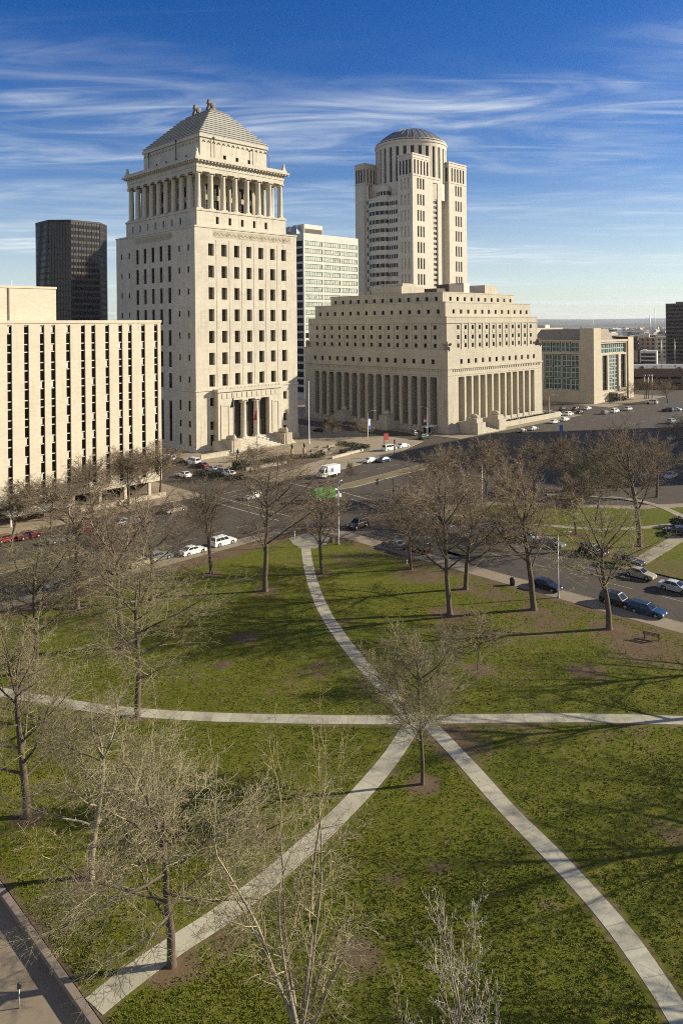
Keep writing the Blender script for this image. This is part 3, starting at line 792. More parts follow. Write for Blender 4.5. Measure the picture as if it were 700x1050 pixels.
for x, h in ((6, 2.2), (20, 1.4), (34, 1.8)):
    t = MB(); t.box(x, x+5, 6, 12, 35.6, 35.6+h); b.part(t, 'roof_plant_box', M['white_panel'])
b.finish()

# ---- 8. far buildings on the right ---------------------------------------------------
def far_block(name, label, cat, u0, u1, vt, Y, depth, mat, win=None, fh=3.6, group=None, rz=0.0, pitch=4.0):
    """an ordinary block far off, front square to the street grid"""
    x0 = (u0-350)/FPX*Y; x1 = (u1-350)/FPX*Y; zt = CAMH+(333-ROLL*((u0+u1)/2-350)-vt)/FPX*Y
    e = Bld(name, label, cat, 0, 0, group); e.e.location = (x0, Y, 0); e.e.rotation_euler = (0,0,rz)
    w = x1-x0; t = MB()
    ops = []
    if win:
        nfl = max(1, int((zt-2.5)/fh)); nw = max(1, int((w-1)/pitch))
        for k in range(nfl):
            z = zt-1.6-fh*k
            if z < 4: break
            if win == 'band': ops.append((.8, w-.8, z-1.9, z))
            else:
                for j in range(nw): ops.append((.9+(w-1.8)*(j+.5)/nw-1.0, .9+(w-1.8)*(j+.5)/nw+1.0, z-1.8, z))
    e.facade(t, (0,0), (1,0), (0,1), w, 0, zt, ops, .4, 0, ('glass_dk','frame_dk',1 if win != 'band' else 14,1,.15))
    e.shell(t, 0, w, 0, depth, 0, zt, left=True); t.box(-.1, w+.1, -.1, -.002, zt-.6, zt+.05)
    e.part(t, 'wall', M[mat])
    e.finish(60)
    return e, w, zt
e, w, zt = far_block('brown_slab_tower', 'dark brown slab tower with ribbon windows at the right edge on the skyline', 'office tower', 682, 760, 311, 640, 22, 'brown_panel', 'band', 3.3, None, -.45)
t = MB(); t.box(8, 20, 5, 14, zt, zt+1.6); e.part(t, 'penthouse', M['slate'])
e, w, zt = far_block('brick_warehouse', 'rust brick warehouse with flat roof on the right, left of the brown slab tower', 'warehouse', 654.5, 671, 346, 760, 20, 'brick2', 'w', 4.2, 'low blocks below the skyline', -.5)
t = MB(); t.box(6, 9.5, 4, 8, zt, zt+4); e.part(t, 'roof_tower', M['white_panel'])
e, w, zt = far_block('tan_block', 'sunlit tan block with vertical piers touching the brown slab tower', 'building', 671.5, 683, 345.5, 720, 16, 'precast_warm', 'w', 4.2, 'low blocks below the skyline', -.35)
e, w, zt = far_block('dark_brick_block', 'dark brick block just right of the civic building with green windows', 'building', 644, 655, 345, 640, 24, 'brick', 'w', 4, 'low blocks below the skyline', .3)
e, w, zt = far_block('white_striped_block', 'low white block with three dark stripes above the brick garage', 'building', 655, 671, 360, 560, 18, 'white_panel', 'band', 3.0, 'low blocks below the skyline', -.45)
t = MB(); t.box(2, 5, 3, 6, zt, zt+1.2); e.part(t, 'roof_vent', M['white'])
e, w, zt = far_block('brown_low_block', 'low brown block in front of the white striped one', 'building', 646, 653, 360, 530, 16, 'brick2', None, 3.4, 'low blocks below the skyline')
t = MB(); t.box(.8, 3.6, -.12, -.002, .2, 3.6); e.part(t, 'garage_door', M['frame_dk'])
G_ = Bld('brick_parking_garage', 'long dark brick parking garage at the right with cars on its roof deck', 'parking garage', 0, 0)
G_.e.location = (158, 424, 0); G_.e.rotation_euler = (0,0,-.12)
t = MB(); G_.facade(t, (0,0), (1,0), (0,1), 110, 0, 11.6, [(3+7*k, 8.6+7*k, z, z+1.3) for k in range(15) for z in (2.2, 5.6)], .6, 0, W_SM); G_.shell(t, 0, 110, 0, 60, 0, 10.4, left=True)
t.box(0, 110, 0.01, .4, 10.41, 11.6); G_.part(t, 'wall', M['brick'])
t = MB(); t.box(.5, 109, .6, 59, 10.42, 10.5); G_.part(t, 'roof_deck', M['slate'])
t = MB()
for x in range(4, 100, 8): t.box(x, x+.25, 8, 8.25, 10.5, 13.2)
t.box(3, 101, 7.5, 13.5, 13.2, 13.45); G_.part(t, 'deck_canopy', M['frame_lt'])
G_.finish()
# ---------------------------------------------------------------- ground, streets, paths
def structure(o): o['kind'] = 'structure'; return o

def m_asphalt(name, c, crack=True):
    t = NT(name); co = t.coord()
    n1 = t.noise(co, .035, 5, .6); n2 = t.noise(co, 3.5, 3, .7)
    lane = t.noise(t.coord(scale=(.03,.9,1)), 1, 3)
    lane2 = t.noise(t.coord(scale=(.9,.03,1)), 1, 3)
    base = t.ramp(n1, [(.32, sc_(c,.78)), (.5, c), (.68, sc_(c,1.22))])
    base = t.mix(.35, base, t.ramp(lane, [(.35, sc_(c,.75)), (.65, sc_(c,1.25))]))
    base = t.mix(.3, base, t.ramp(lane2, [(.35, sc_(c,.75)), (.65, sc_(c,1.25))]))
    base = t.mix(.3, base, t.ramp(n2, [(.3, sc_(c,.7)), (.7, sc_(c,1.3))]))
    v = t.node('ShaderNodeTexVoronoi'); v.feature = 'DISTANCE_TO_EDGE'; v.inputs['Scale'].default_value = .11
    w = t.node('ShaderNodeVectorMath', operation='ADD'); t.l(co, w.inputs[0])
    nn = t.node('ShaderNodeTexNoise'); nn.inputs['Scale'].default_value = .25; nn.inputs['Detail'].default_value = 4; t.l(co, nn.inputs['Vector'])
    ms = t.node('ShaderNodeVectorMath', operation='SCALE'); ms.inputs['Scale'].default_value = 7; t.l(nn.outputs['Color'], ms.inputs[0]); t.l(ms.outputs[0], w.inputs[1])
    t.l(w.outputs[0], v.inputs['Vector'])
    base = t.mix(t.ramp(v.outputs['Distance'], [(0, .6), (.012, 0)]), base, sc_(c,.35))
    t.color(base); t.rough(.9); t.b.inputs['Specular IOR Level'].default_value = .25; t.bump(n2, .2, .01)
    return t.mat

def m_concrete(name, c, joint=None, along=1.6):
    t = NT(name); co = t.coord()
    n1 = t.noise(co, .25, 5, .65); n2 = t.noise(co, 5, 4, .7)
    base = t.ramp(n1, [(.3, sc_(c,.75)), (.5, c), (.7, sc_(c,1.13))])
    base = t.mix(.35, base, t.ramp(n2, [(.3, sc_(c,.8)), (.7, sc_(c,1.15))]))
    st = t.noise(co, .9, 6, .7)
    base = t.mix(t.ramp(st, [(.55, 0), (.75, .45)]), base, (c[0]*.55, c[1]*.54, c[2]*.48))
    if joint:
        bl = t.noise(co, .55, 6, .75); base = t.mix(t.ramp(bl, [(.50, 0), (.62, .5), (.8, .65)]), base, (.20,.18,.12))
        vv = t.node('ShaderNodeTexVoronoi'); vv.feature = 'DISTANCE_TO_EDGE'; vv.inputs['Scale'].default_value = .28; wv = t.node('ShaderNodeVectorMath', operation='ADD'); nn = t.node('ShaderNodeTexNoise'); nn.inputs['Scale'].default_value = .8; t.l(co, nn.inputs['Vector']); t.l(co, wv.inputs[0]); t.l(nn.outputs['Color'], wv.inputs[1]); t.l(wv.outputs[0], vv.inputs['Vector'])
        base = t.mix(t.ramp(vv.outputs['Distance'], [(0, .6), (.008, 0)]), base, (.10,.085,.06))
        uv = t.coord('UV'); sp = t.node('ShaderNodeSeparateXYZ'); t.l(uv, sp.inputs[0])
        u = t.math('MULTIPLY', sp.outputs[0], 1/along)
        f = t.math('FRACT', u)
        d = t.math('ABSOLUTE', t.math('SUBTRACT', f, .5))
        line = t.math('GREATER_THAN', d, .5-.028/along)
        sn = t.node('ShaderNodeTexWhiteNoise', noise_dimensions='1D'); t.l(t.math('FLOOR', u), sn.inputs['W'])
        base = t.mix(.5, base, t.mix(1.0, base, t.ramp(sn.outputs['Value'], [(0, .72), (1, 1.12)]), 'MULTIPLY'))
        base = t.mix(t.math('MULTIPLY', line, .42), base, (.05,.045,.035))
    t.color(base); t.rough(.9); t.bump(n2, .15, .01)
    return t.mat

M['asphalt'] = m_asphalt('asphalt', (.076,.063,.047))
M['asphalt_dark'] = m_asphalt('asphalt_dark', (.064,.058,.05))
M['path'] = m_concrete('path_concrete', (.42,.395,.285), True, 1.9)
M['walk'] = m_concrete('sidewalk_concrete', (.255,.205,.135), False)
M['path_far'] = m_concrete('far_path_concrete', (.30,.265,.18), True, 2.0)
M['walk_pink'] = m_concrete('brick_walk', (.235,.205,.165), False)
M['kerb'] = m_concrete('kerb_concrete', (.25,.22,.16), False)
M['plaza'] = m_concrete('plaza_paving', (.28,.23,.15), False)
M['paint'] = m_plain('road_paint', (.30,.275,.22), .7, var=.45, vs=2)
M['wallstone'] = m_concrete('coping_stone', (.24,.19,.145), False)
def m_earth():
    t = NT('far_plain'); co = t.coord()
    n1 = t.noise(co, .0035, 6, .65); n2 = t.noise(co, .02, 5, .7)
    b = t.ramp(n1, [(.3, (.055,.06,.045)), (.5, (.10,.095,.075)), (.7, (.15,.13,.105))])
    b = t.mix(.5, b, t.ramp(n2, [(.35, (.05,.055,.04)), (.65, (.16,.14,.12))]))
    t.color(b); t.rough(1); return t.mat
M['earth'] = m_earth()

def m_lawn():
    """winter lawn: living and dry grass in patches; the 'soil' attribute marks bare earth under trees and along edges"""
    t = NT('winter_lawn'); co = t.coord()
    at_ = t.node('ShaderNodeAttribute', attribute_name='soil')
    n1 = t.noise(co, .06, 4, .6); n2 = t.noise(co, .45, 5, .65); n3 = t.noise(co, 4.5, 4, .7); n4 = t.noise(co, 1.4, 3, .6)
    g = t.ramp(n1, [(.3, (.054,.076,.005)), (.5, (.098,.115,.009)), (.68, (.17,.156,.02))])
    g = t.mix(.5, g, t.ramp(n2, [(.3, (.044,.062,.005)), (.55, (.092,.103,.010)), (.75, (.19,.155,.04))]))
    g = t.mix(.55, g, t.ramp(n3, [(.30, (.044,.060,.005)), (.5, (.104,.118,.012)), (.7, (.19,.172,.036))]))
    g = t.mix(t.ramp(n4, [(.52, 0), (.72, .65)]), g, (.20,.16,.06))
    s = t.ramp(n2, [(.3, (.085,.058,.034)), (.7, (.165,.118,.068))]); s = t.mix(.4, s, t.ramp(n3, [(.3, (.06,.042,.024)), (.7, (.21,.155,.09))]))
    f = t.math('ADD', at_.outputs['Fac'], t.math('MULTIPLY', t.math('SUBTRACT', n2, .5), 1.3)); f = t.math('ADD', f, t.math('MULTIPLY', t.math('SUBTRACT', n3, .5), .7))
    f = t.ramp(f, [(.28, 0), (.62, 1)])
    t.color(t.mix(f, g, s)); t.rough(.95); t.b.inputs['Specular IOR Level'].default_value = .08; t.bump(n3, .5, .06)
    return t.mat
M['lawn'] = m_lawn()
M['dry'] = None

def m_turf():
    t = NT('dry_turf'); co = t.coord(); n = t.noise(co, .5, 5, .7); n2 = t.noise(co, 5, 3, .7)
    t.color(t.mix(.4, t.ramp(n, [(.3, (.10,.085,.035)), (.7, (.22,.165,.085))]), t.ramp(n2, [(.3, (.07,.06,.025)), (.7, (.26,.21,.11))]))); t.rough(.95); t.bump(n2, .4, .05); return t.mat
M['dry_turf'] = m_turf()
def m_mulch():
    t = NT('mulch'); n = t.noise(t.coord(), 2.5, 5, .7); t.color(t.ramp(n, [(.3, (.05,.033,.02)), (.7, (.15,.10,.06))])); t.rough(.95); t.bump(n, .4, .06); return t.mat
M['mulch'] = m_mulch()
g = MB()
g.quad((-30000,-3000,-.6),(30000,-3000,-.6),(30000,40000,-.6),(-30000,40000,-.6))
structure(g.build('ground', M['earth']))
def slab(name, pts, z0, z1, mat, kerb=True):
    """raised block of pavement given in street-grid coordinates, with a kerb strip round it"""
    b = MB(); b.prism([tuple(pw(*p).xy) for p in pts], z0, z1)
    o = structure(b.build(name, mat))
    if kerb:
        k = MB(); n = len(pts)
        cx_ = sum(p[0] for p in pts)/n; cy_ = sum(p[1] for p in pts)/n
        for i in range(n):
            p, q = Vector(pts[i]), Vector(pts[(i+1) % n]); d = (q-p).normalized(); nr = Vector((d.y, -d.x))
            if nr.dot(p-Vector((cx_, cy_))) < 0: nr = -nr
            a, b_, c, e = p+nr*.004, q+nr*.004, q+nr*.2, p+nr*.2
            k.prism([tuple(pw(*x).xy) for x in (a, b_, c, e)], z0, z1+.012)
        structure(k.build('kerb', M['kerb']))
    return o
r = MB(); r.prism([tuple(pw(*p).xy) for p in ((-260,-160),(760,-160),(760,420),(-260,420))], -.5, 0)
structure(r.build('road', M['asphalt']))
slab('park_pavement', [(14.4,-66),(96.2,-66),(96.2,99),(89,106),(14.4,106)], -.05, .13, M['walk'])
slab('pavement', [(-180,140),(95,140),(95,260),(-180,260)], -.05, .13, M['walk'])
slab('pavement', [(114,140),(126,136.5),(160,141),(188,151),(188,262),(114,262)], -.05, .13, M['plaza'])
slab('pavement', [(200,145),(285,145),(285,262),(200,262)], -.05, .13, M['walk'])
slab('pavement', [(318,149),(384,149),(384,260),(318,260)], -.05, .13, M['walk'])
slab('pavement', [(111.5,-60),(262,-60),(262,30),(200,42),(164,55),(150,66),(141,79),(135,88),(126,93),(114,91)], -.05, .13, M['walk'])
slab('median_strip', [(120,121.6),(124,120.6),(190,124.5),(190,128.5),(124,124.3)], -.05, .14, M['dry_turf'])
slab('median_strip', [(-60,119),(56,119),(56.8,121),(56,123),(-60,123)], -.05, .14, M['dry_turf'])

# planting beds and worn strips of the courthouse plaza
for i, px in enumerate((((236,481),(262,474),(296,469),(318,468),(334,471),(300,480),(262,487),(240,488)), ((322,463),(352,457),(380,459),(378,464),(350,468),(326,468)), ((208,480),(226,477),(238,483),(222,489)))):
    b = MB(); b.prism([tuple(at(*q).xy) for q in px], .05, .16); structure(b.build('planting_bed', M['mulch'] if i != 1 else M['dry_turf']))
# lawn of the near park: gently raised towards its stone edge
def lawn_z(p1, p2):
    k = max(0.0, min(1.0, (28-p1)/8)); return .16+.42*k*k*(3-2*k)

PATHS = {
 'north': [(313,560),(316,580),(322,603),(333,629),(352,658),(378,690),(403,716),(425,741)],
 'east': [(432,737),(452,757),(480,787),(520,832),(575,888),(630,950),(675,1013),(712,1072)],
 'south': [(426,737),(410,765),(385,798),(350,836),(303,880),(245,928),(180,975),(118,1025),(92,1047)],
 'cross': [(-90,694),(-40,704),(0,711),(50,720),(100,728),(150,733),(220,737),(300,739),(400,740),(500,738.5),(600,738),(700,740.5),(800,744)],
}
PW = {'north': 1.6, 'east': 1.5, 'south': 1.65, 'cross': 1.6}
def smooth_line(px, n=60):
    P = [at(*q) for q in px]
    P = [P[0]*2-P[1]]+P+[P[-1]*2-P[-2]]
    out = []
    for i in range(1, len(P)-2):
        for k in range(n):
            t = k/n; a, b, c, d = P[i-1], P[i], P[i+1], P[i+2]
            out.append(.5*((2*b)+(c-a)*t+(2*a-5*b+4*c-d)*t*t+(3*b-a-3*c+d)*t**3))
    out.append(P[-2])
    res = [out[0]]
    for q in out[1:]:
        if (q-res[-1]).length > .45: res.append(q)
    return res
path_pts = []
def make_path(px, w, dz, name='path', mat=None, zf=None):
    L = smooth_line(px) if not isinstance(px[0], Vector) else px
    path_pts.extend([(q.x, q.y) for q in L])
    vs = []; fs = []; us = []; acc = 0
    for i, p in enumerate(L):
        d = (L[min(i+1,len(L)-1)]-L[max(i-1,0)]).normalized(); nrm = Vector((-d.y, d.x, 0))
        if i: acc += (p-L[i-1]).length
        z = (zf or (lambda a, b: lawn_z(a, b)))(*grid(p))+dz
        ww = w*(1+.02*math.sin(i*.37))
        for s_, zz in ((-1,-.12),(-1,0),(1,0),(1,-.12)):
            q = p+nrm*(s_*ww/2); vs.append((q.x,q.y,z+zz)); us.append(acc)
    n = len(L)
    for i in range(n-1):
        for k in range(3): fs.append((4*i+k, 4*i+4+k, 4*i+5+k, 4*i+1+k))
    b = MB(); b.add(vs, [tuple(reversed(f)) for f in fs]); me = b.mesh(name, [mat or M['path']])
    uv = me.uv_layers.new(name='UVMap')
    for lp in me.loops: uv.data[lp.index].uv = (us[lp.vertex_index], 0)
    return structure(link(bpy.data.objects.new(name, me)))
for i, (k, px) in enumerate(PATHS.items()): make_path(px, PW[k], .012+.004*i)
# widened landing where the north path meets the corner
t = MB(); q = [at(u,v) for u,v in ((296,553),(316,547.5),(338,552),(334,559),(322,563.5),(307,563),(300,559))]
t.prism([(a.x,a.y) for a in q], .05, .19); structure(t.build('path_landing', M['path']))
PP = np.array(path_pts)

# trees whose feet wear the lawn bare: filled in by the tree table, read by the lawn below
BARE = []   # (x, y, radius, strength)

def build_lawn(name, p1a, p1b, p2a, p2b, step, zf, edge=None, inside=None):
    n1 = int((p1b-p1a)/step)+1; n2 = int((p2b-p2a)/step)+1
    vs = []; so = []
    B = np.array([(a,b,r_,s_) for a,b,r_,s_ in BARE]) if BARE else np.zeros((0,4))
    for i in range(n1):
        for j in range(n2):
            a = p1a+(p1b-p1a)*i/(n1-1); b = p2a+(p2b-p2a)*j/(n2-1)
            w = pw(a, b)
            zz = zf(a, b)+.018*mnoise.noise((w.x*.13, w.y*.13, 0))
            s = 0.0
            if len(B):
                d = np.hypot(B[:,0]-w.x, (B[:,1]-w.y))/B[:,2]
                s = float(np.max(B[:,3]*np.clip(1.25-d, 0, 1)))
            if edge: s = max(s, edge(a, b))
            vs.append((w.x,w.y,zz)); so.append(min(1, s))
    fs = []
    for i in range(n1-1):
        for j in range(n2-1):
            if inside:
                a = p1a+(p1b-p1a)*(i+.5)/(n1-1); b = p2a+(p2b-p2a)*(j+.5)/(n2-1)
                if not inside(a, b): continue
            fs.append((i*n2+j, (i+1)*n2+j, (i+1)*n2+j+1, i*n2+j+1))
    b = MB(); b.add(vs, fs, 0, True); me = b.mesh(name, [M['lawn']])
    at_ = me.attributes.new('soil', 'FLOAT', 'POINT'); at_.data.foreach_set('value', so)
    return structure(link(bpy.data.objects.new(name, me)))

# road markings
mk = MB()
def stripe(a, b, w=.3, z=.006):
    A, B_ = pw(*a), pw(*b); d = (B_-A).normalized(); n = Vector((-d.y,d.x,0))*w/2
    mk.add([tuple((A+n).xy)+(z,), tuple((A-n).xy)+(z,), tuple((B_-n).xy)+(z,), tuple((B_+n).xy)+(z,)], [(0,1,2,3)])
stripe((118.8,119),(117.4,104.5),.4); stripe((115.3,112.7),(114.2,103.5),.4)
stripe((99,108),(113,108),.35); stripe((99,111.5),(113,111.5),.35)
stripe((96.5,111),(96.5,138),.35); stripe((93,111),(93,138),.35)
stripe((99,138),(113,138),.35); stripe((99,134.5),(113,134.5),.35)
stripe((117,124.5),(117,137),.4)
for k in range(40):
    if 92 < -60+6*k < 118: continue
    stripe((-60+6*k,112.8),(-57+6*k,112.8),.16); stripe((-60+6*k,131.5),(-57+6*k,131.5),.16)
for k in range(22): stripe((104.0,-60+7*k),(104.0,-57+7*k),.16)
for k in range(22): stripe((108.2,-60+7*k),(108.2,-57+7*k),.14)
for k in range(16): stripe((104.2,150+7*k),(104.2,153+7*k),.16)
for k in range(40): stripe((200+9*k,118),(204+9*k,118),.18); stripe((200+9*k,134),(204+9*k,134),.18)
for k in range(14): stripe((109.3,20+6.6*k),(111.4,20+6.6*k),.12)
structure(mk.build('road_marking', M['paint']))
# dark patched strips of newer asphalt
pt_ = MB()
def patch(a, b, w):
    A, B_ = pw(*a), pw(*b); d = (B_-A).normalized(); n = Vector((-d.y,d.x,0))*w/2
    pt_.add([tuple((A+n).xy)+(.0035,), tuple((A-n).xy)+(.0035,), tuple((B_-n).xy)+(.0035,), tuple((B_+n).xy)+(.0035,)], [(0,1,2,3)])
rp = random.Random(8)
for i in range(26):
    a0 = rp.choice([(rp.uniform(-20,90), rp.uniform(107,117)), (rp.uniform(20,200), rp.uniform(127,137)), (rp.uniform(97.5,110), rp.uniform(20,105)), (rp.uniform(120,260), rp.uniform(100,118))]); k = rp.uniform(1.5,7)
    patch(a0, (a0[0]+k, a0[1]) if rp.random() < .5 else (a0[0], a0[1]+k), rp.uniform(.6,2.6))
patch((99.5,20),(99.5,96),1.2); patch((101,128),(112,128),3.0); patch((140,112),(230,112),2.4); patch((20,109.5),(80,109.5),1.0); patch((60,128),(84,128),2.6)
structure(pt_.build('road_patch', M['asphalt_dark']))
# ---------------------------------------------------------------- bare winter trees
def m_bark(name, c, c2):
    t = NT(name); co = t.coord(scale=(1,1,.25)); n = t.noise(co, 6, 4, .65); n2 = t.noise(t.coord(), .9, 3)
    b = t.ramp(n, [(.3, sc_(c,.6)), (.55, c), (.75, c2)])
    t.color(t.mix(.35, b, t.ramp(n2, [(.35, c), (.65, c2)]))); t.rough(.9); t.bump(n, .4, .03); return t.mat
def m_twig(name, c, c2):
    t = NT(name); n = t.noise(t.coord(), .55, 3); oi = t.node('ShaderNodeObjectInfo')
    b = t.ramp(n, [(.35, c), (.65, c2)])
    t.color(t.mix(1.0, b, t.ramp(oi.outputs['Random'], [(0, .8), (1, 1.15)]), 'MULTIPLY')); t.rough(.85); return t.mat
M['bark'] = m_bark('bark', (.085,.063,.042), (.16,.125,.085))
M['bark_pale'] = m_bark('pale_bark', (.20,.17,.115), (.36,.32,.24))
M['twig'] = m_twig('brown_twig', (.17,.125,.075), (.26,.20,.12))
M['twig_olive'] = m_twig('olive_twig', (.155,.135,.065), (.24,.21,.11))
M['twig_pale'] = m_twig('pale_twig', (.215,.18,.095), (.36,.31,.17))
M['twig_white'] = m_twig('bleached_twig', (.29,.265,.20), (.46,.42,.33))

class TreeGen:
    def __init__(s, seed): s.r = random.Random(seed); s.br = []
    def perp(s, d, az):
        a = d.cross(Vector((0,0,1)) if abs(d.z) < .9 else Vector((1,0,0))).normalized(); b = d.cross(a)
        return a*math.cos(az)+b*math.sin(az)
    def grow(s, p, d, L, r, lv, P):
        rr = s.r; nseg = max(2, min(9, int(L/P['seg'][lv])+1)); pts = [p.copy()]; rad = [r]; dirs = [d]
        q = p.copy(); d = d.normalized(); wig = P['wig'][lv]; tr = P['trop'][lv]
        for i in range(nseg):
            d = (d+Vector((rr.gauss(0,wig), rr.gauss(0,wig), rr.gauss(0,wig)*.7+tr))).normalized()
            q = q+d*(L/nseg); f = (i+1)/nseg
            pts.append(q.copy()); rad.append(max(P['rmin'], r*(1-f*(1-P['taper'][lv])))); dirs.append(d)
        s.br.append((pts, rad, lv))
        if lv >= P['levels']: return
        n = P['n'][lv]; n = max(1, int(n*(.55+.45*min(1.6, L/P['ref'][lv]))+rr.random()))
        az = rr.random()*6.28
        for k in range(n):
            t = P['t0'][lv]+(1-P['t0'][lv])*((k+rr.random()*.9)/n); t = min(.999, t)
            i = min(nseg-1, int(t*nseg)); f = t*nseg-i
            bp = pts[i].lerp(pts[i+1], f); bd = dirs[i].lerp(dirs[i+1], f)
            az += 2.4+rr.gauss(0,.5)
            an = R_(P['ang'][lv]+rr.gauss(0, P['anv'][lv]))
            cd = bd*math.cos(an)+s.perp(bd, az)*math.sin(an)
            if lv >= 1 and cd.z < -.35: cd.z *= .3
            cl = L*P['ratio'][lv]*(1-P['fall'][lv]*(t-P['t0'][lv])/(1-P['t0'][lv]+1e-6))*rr.uniform(.7,1.2)
            cr = max(P['rmin'], (rad[i]*(1-f)+rad[i+1]*f)*P['rr'][lv]*rr.uniform(.8,1.1))
            s.grow(bp, cd, cl, cr, lv+1, P)
        # the tip goes on as a fork
        if lv == 0:
            for k in range(4):
                az += 1.7; an = R_(rr.uniform(12,32)); cd = dirs[-1]*math.cos(an)+s.perp(dirs[-1], az)*math.sin(an)
                s.grow(pts[-1], cd, L*P['ratio'][0]*rr.uniform(.55,.85), rad[-1]*.8, 1, P)
        elif lv < P['levels']:
            s.grow(pts[-1], dirs[-1], L*.4, rad[-1], min(lv+1, P['levels']), P)
    def meshes(s, name, bark, twig, cut):
        out = []
        for part in (0, 1):
            vs = []; fs = []
            for pts, rad, lv in s.br:
                if (lv <= cut) != (part == 0): continue
                n = (9 if lv == 0 else 6) if part == 0 else (4 if lv == cut+1 else 3)
                base = len(vs); m = len(pts)
                for i, p in enumerate(pts):
                    d = pts[min(i+1,m-1)]-pts[max(i-1,0)]; d = d.normalized() if d.length > 1e-6 else Vector((0,0,1))
                    a = d.cross(Vector((0,0,1)) if abs(d.z) < .95 else Vector((1,0,0))).normalized(); b = d.cross(a)
                    for k in range(n):
                        th = 6.2832*k/n; q = p+a*(rad[i]*math.cos(th))+b*(rad[i]*math.sin(th)); vs.append((q.x,q.y,q.z))
                for i in range(m-1):
                    for k in range(n):
                        j = (k+1) % n; fs.append((base+i*n+k, base+i*n+j, base+(i+1)*n+j, base+(i+1)*n+k))
            me = bpy.data.meshes.new('trunk' if part == 0 else 'crown'); me.from_pydata(vs, [], fs)
            me.materials.append(bark if part == 0 else twig); me.polygons.foreach_set('use_smooth', [True]*len(fs)); me.update()
            out.append(me)
        return out

def P_(levels, n, ang, ratio, **k):
    d = dict(levels=levels, n=n, ang=ang, ratio=ratio, seg=[1.6,1.2,.7,.45,.35], wig=[.03,.07,.11,.15,.18], trop=[.02,.05,.03,.02,.0], taper=[.5,.3,.3,.35,.5],
             t0=[.35,.25,.2,.15,.1], anv=[8,10,12,14,14], fall=[.45,.4,.35,.3,.3], rr=[.5,.5,.52,.55,.6], ref=[10,6,3,1.5,1], rmin=.013)
    d.update(k); return d

STY = {
 # upright street tree: trunk, then ascending limbs
 'vase': dict(P=P_(4, [9,8,8,6,0], [34,36,40,44,40], [.66,.48,.46,.5,.5], t0=[.42,.2,.15,.12,.1], trop=[.03,.10,.05,.03,.0], fall=[.35,.4,.35,.3,.3]), trunk=.50, r=.30, bark='bark', twig='twig'),
 'broad': dict(P=P_(4, [9,8,8,6,0], [50,42,44,48,40], [.72,.5,.46,.5,.5], t0=[.40,.25,.15,.12,.1], trop=[.03,.09,.04,.02,.0], fall=[.25,.4,.35,.3,.3]), trunk=.44, r=.34, bark='bark', twig='twig'),
 'oval': dict(P=P_(4, [15,9,8,6,0], [46,36,36,40,40], [.52,.45,.46,.5,.5], t0=[.36,.2,.15,.15,.1], trop=[.02,.13,.08,.05,.0], fall=[.55,.4,.35,.3,.3], rr=[.42,.5,.52,.55,.6]), trunk=.80, r=.19, bark='bark', twig='twig_olive'),
 'pale': dict(P=P_(4, [11,8,7,6,0], [58,46,48,50,45], [.62,.52,.5,.5,.5], t0=[.28,.25,.2,.15,.1], trop=[.02,.06,.01,-.01,-.03], wig=[.04,.10,.15,.18,.2], fall=[.3,.4,.35,.3,.3], rmin=.012), trunk=.60, r=.30, bark='bark', twig='twig_pale'),
 'dead': dict(P=P_(4, [11,6,5,4,0], [52,48,50,55,45], [.56,.42,.4,.45,.5], t0=[.4,.25,.2,.2,.1], trop=[.02,.06,.02,.0,.0], wig=[.05,.13,.2,.24,.24], fall=[.3,.4,.35,.3,.3], rmin=.009), trunk=.75, r=.12, bark='bark_pale', twig='twig_white'),
 'multi': dict(P=P_(4, [5,8,7,5,0], [13,44,46,48,45], [4.6,.30,.46,.5,.5], t0=[.7,.30,.2,.15,.1], trop=[.0,.05,.03,.0,-.01], wig=[.05,.06,.13,.17,.2], fall=[.2,.3,.35,.3,.3], rr=[.55,.42,.5,.55,.6], anv=[6,10,12,14,14], rmin=.009), trunk=.17, r=.31, bark='bark_pale', twig='twig_pale'),
 'small': dict(P=P_(3, [14,8,6,0], [50,42,45,45], [.55,.5,.5,.5], t0=[.3,.2,.15,.1], trop=[.02,.08,.04,.02]), trunk=.75, r=.14, bark='bark', twig='twig'),
}
lib = {}
def tree_mesh(style, H, W, seed, bark=None, twig=None, density=1.0, rmin=None):
    """meshes of one tree grown to height H, crown width about W"""
    key = (style, round(H,1), round(W,1), seed, bark, twig, rmin)
    if key in lib: return lib[key]
    S = STY[style]; P = dict(S['P'])
    if rmin: P['rmin'] = rmin
    P['n'] = [max(1, int(round(x*(density if i else 1)))) for i, x in enumerate(P['n'])]
    P['ref'] = [x*H/16 for x in P['ref']]; P['seg'] = [x*max(.7, H/16) for x in P['seg']]
    g = TreeGen(seed)
    g.grow(Vector((0,0,0)), Vector((g.r.gauss(0,.02), g.r.gauss(0,.02), 1)), H*S['trunk'], S['r']*H/16, 0, P)
    # fit to the wanted height and width
    zmax = max(p.z for pts,_,_ in g.br for p in pts)
    xs = sorted(abs(p.x) for pts,_,lv in g.br for p in pts if lv >= 2); wmax = xs[int(len(xs)*.975)]
    kz = H/zmax; kx = (W/2)/wmax
    for pts, rad, lv in g.br:
        for p in pts: p.x *= kx; p.y *= kx; p.z *= kz
    # root flare
    pts, rad, _ = g.br[0]; pts.insert(1, pts[0].lerp(pts[1], .18)); rad.insert(1, rad[0]*1.0); rad[0] *= 1.45
    pts[0].z = -.15
    me = g.meshes(style, M[bark or S['bark']], M[twig or S['twig']], 1)
    lib[key] = me; return me
TREE_ROOT = []
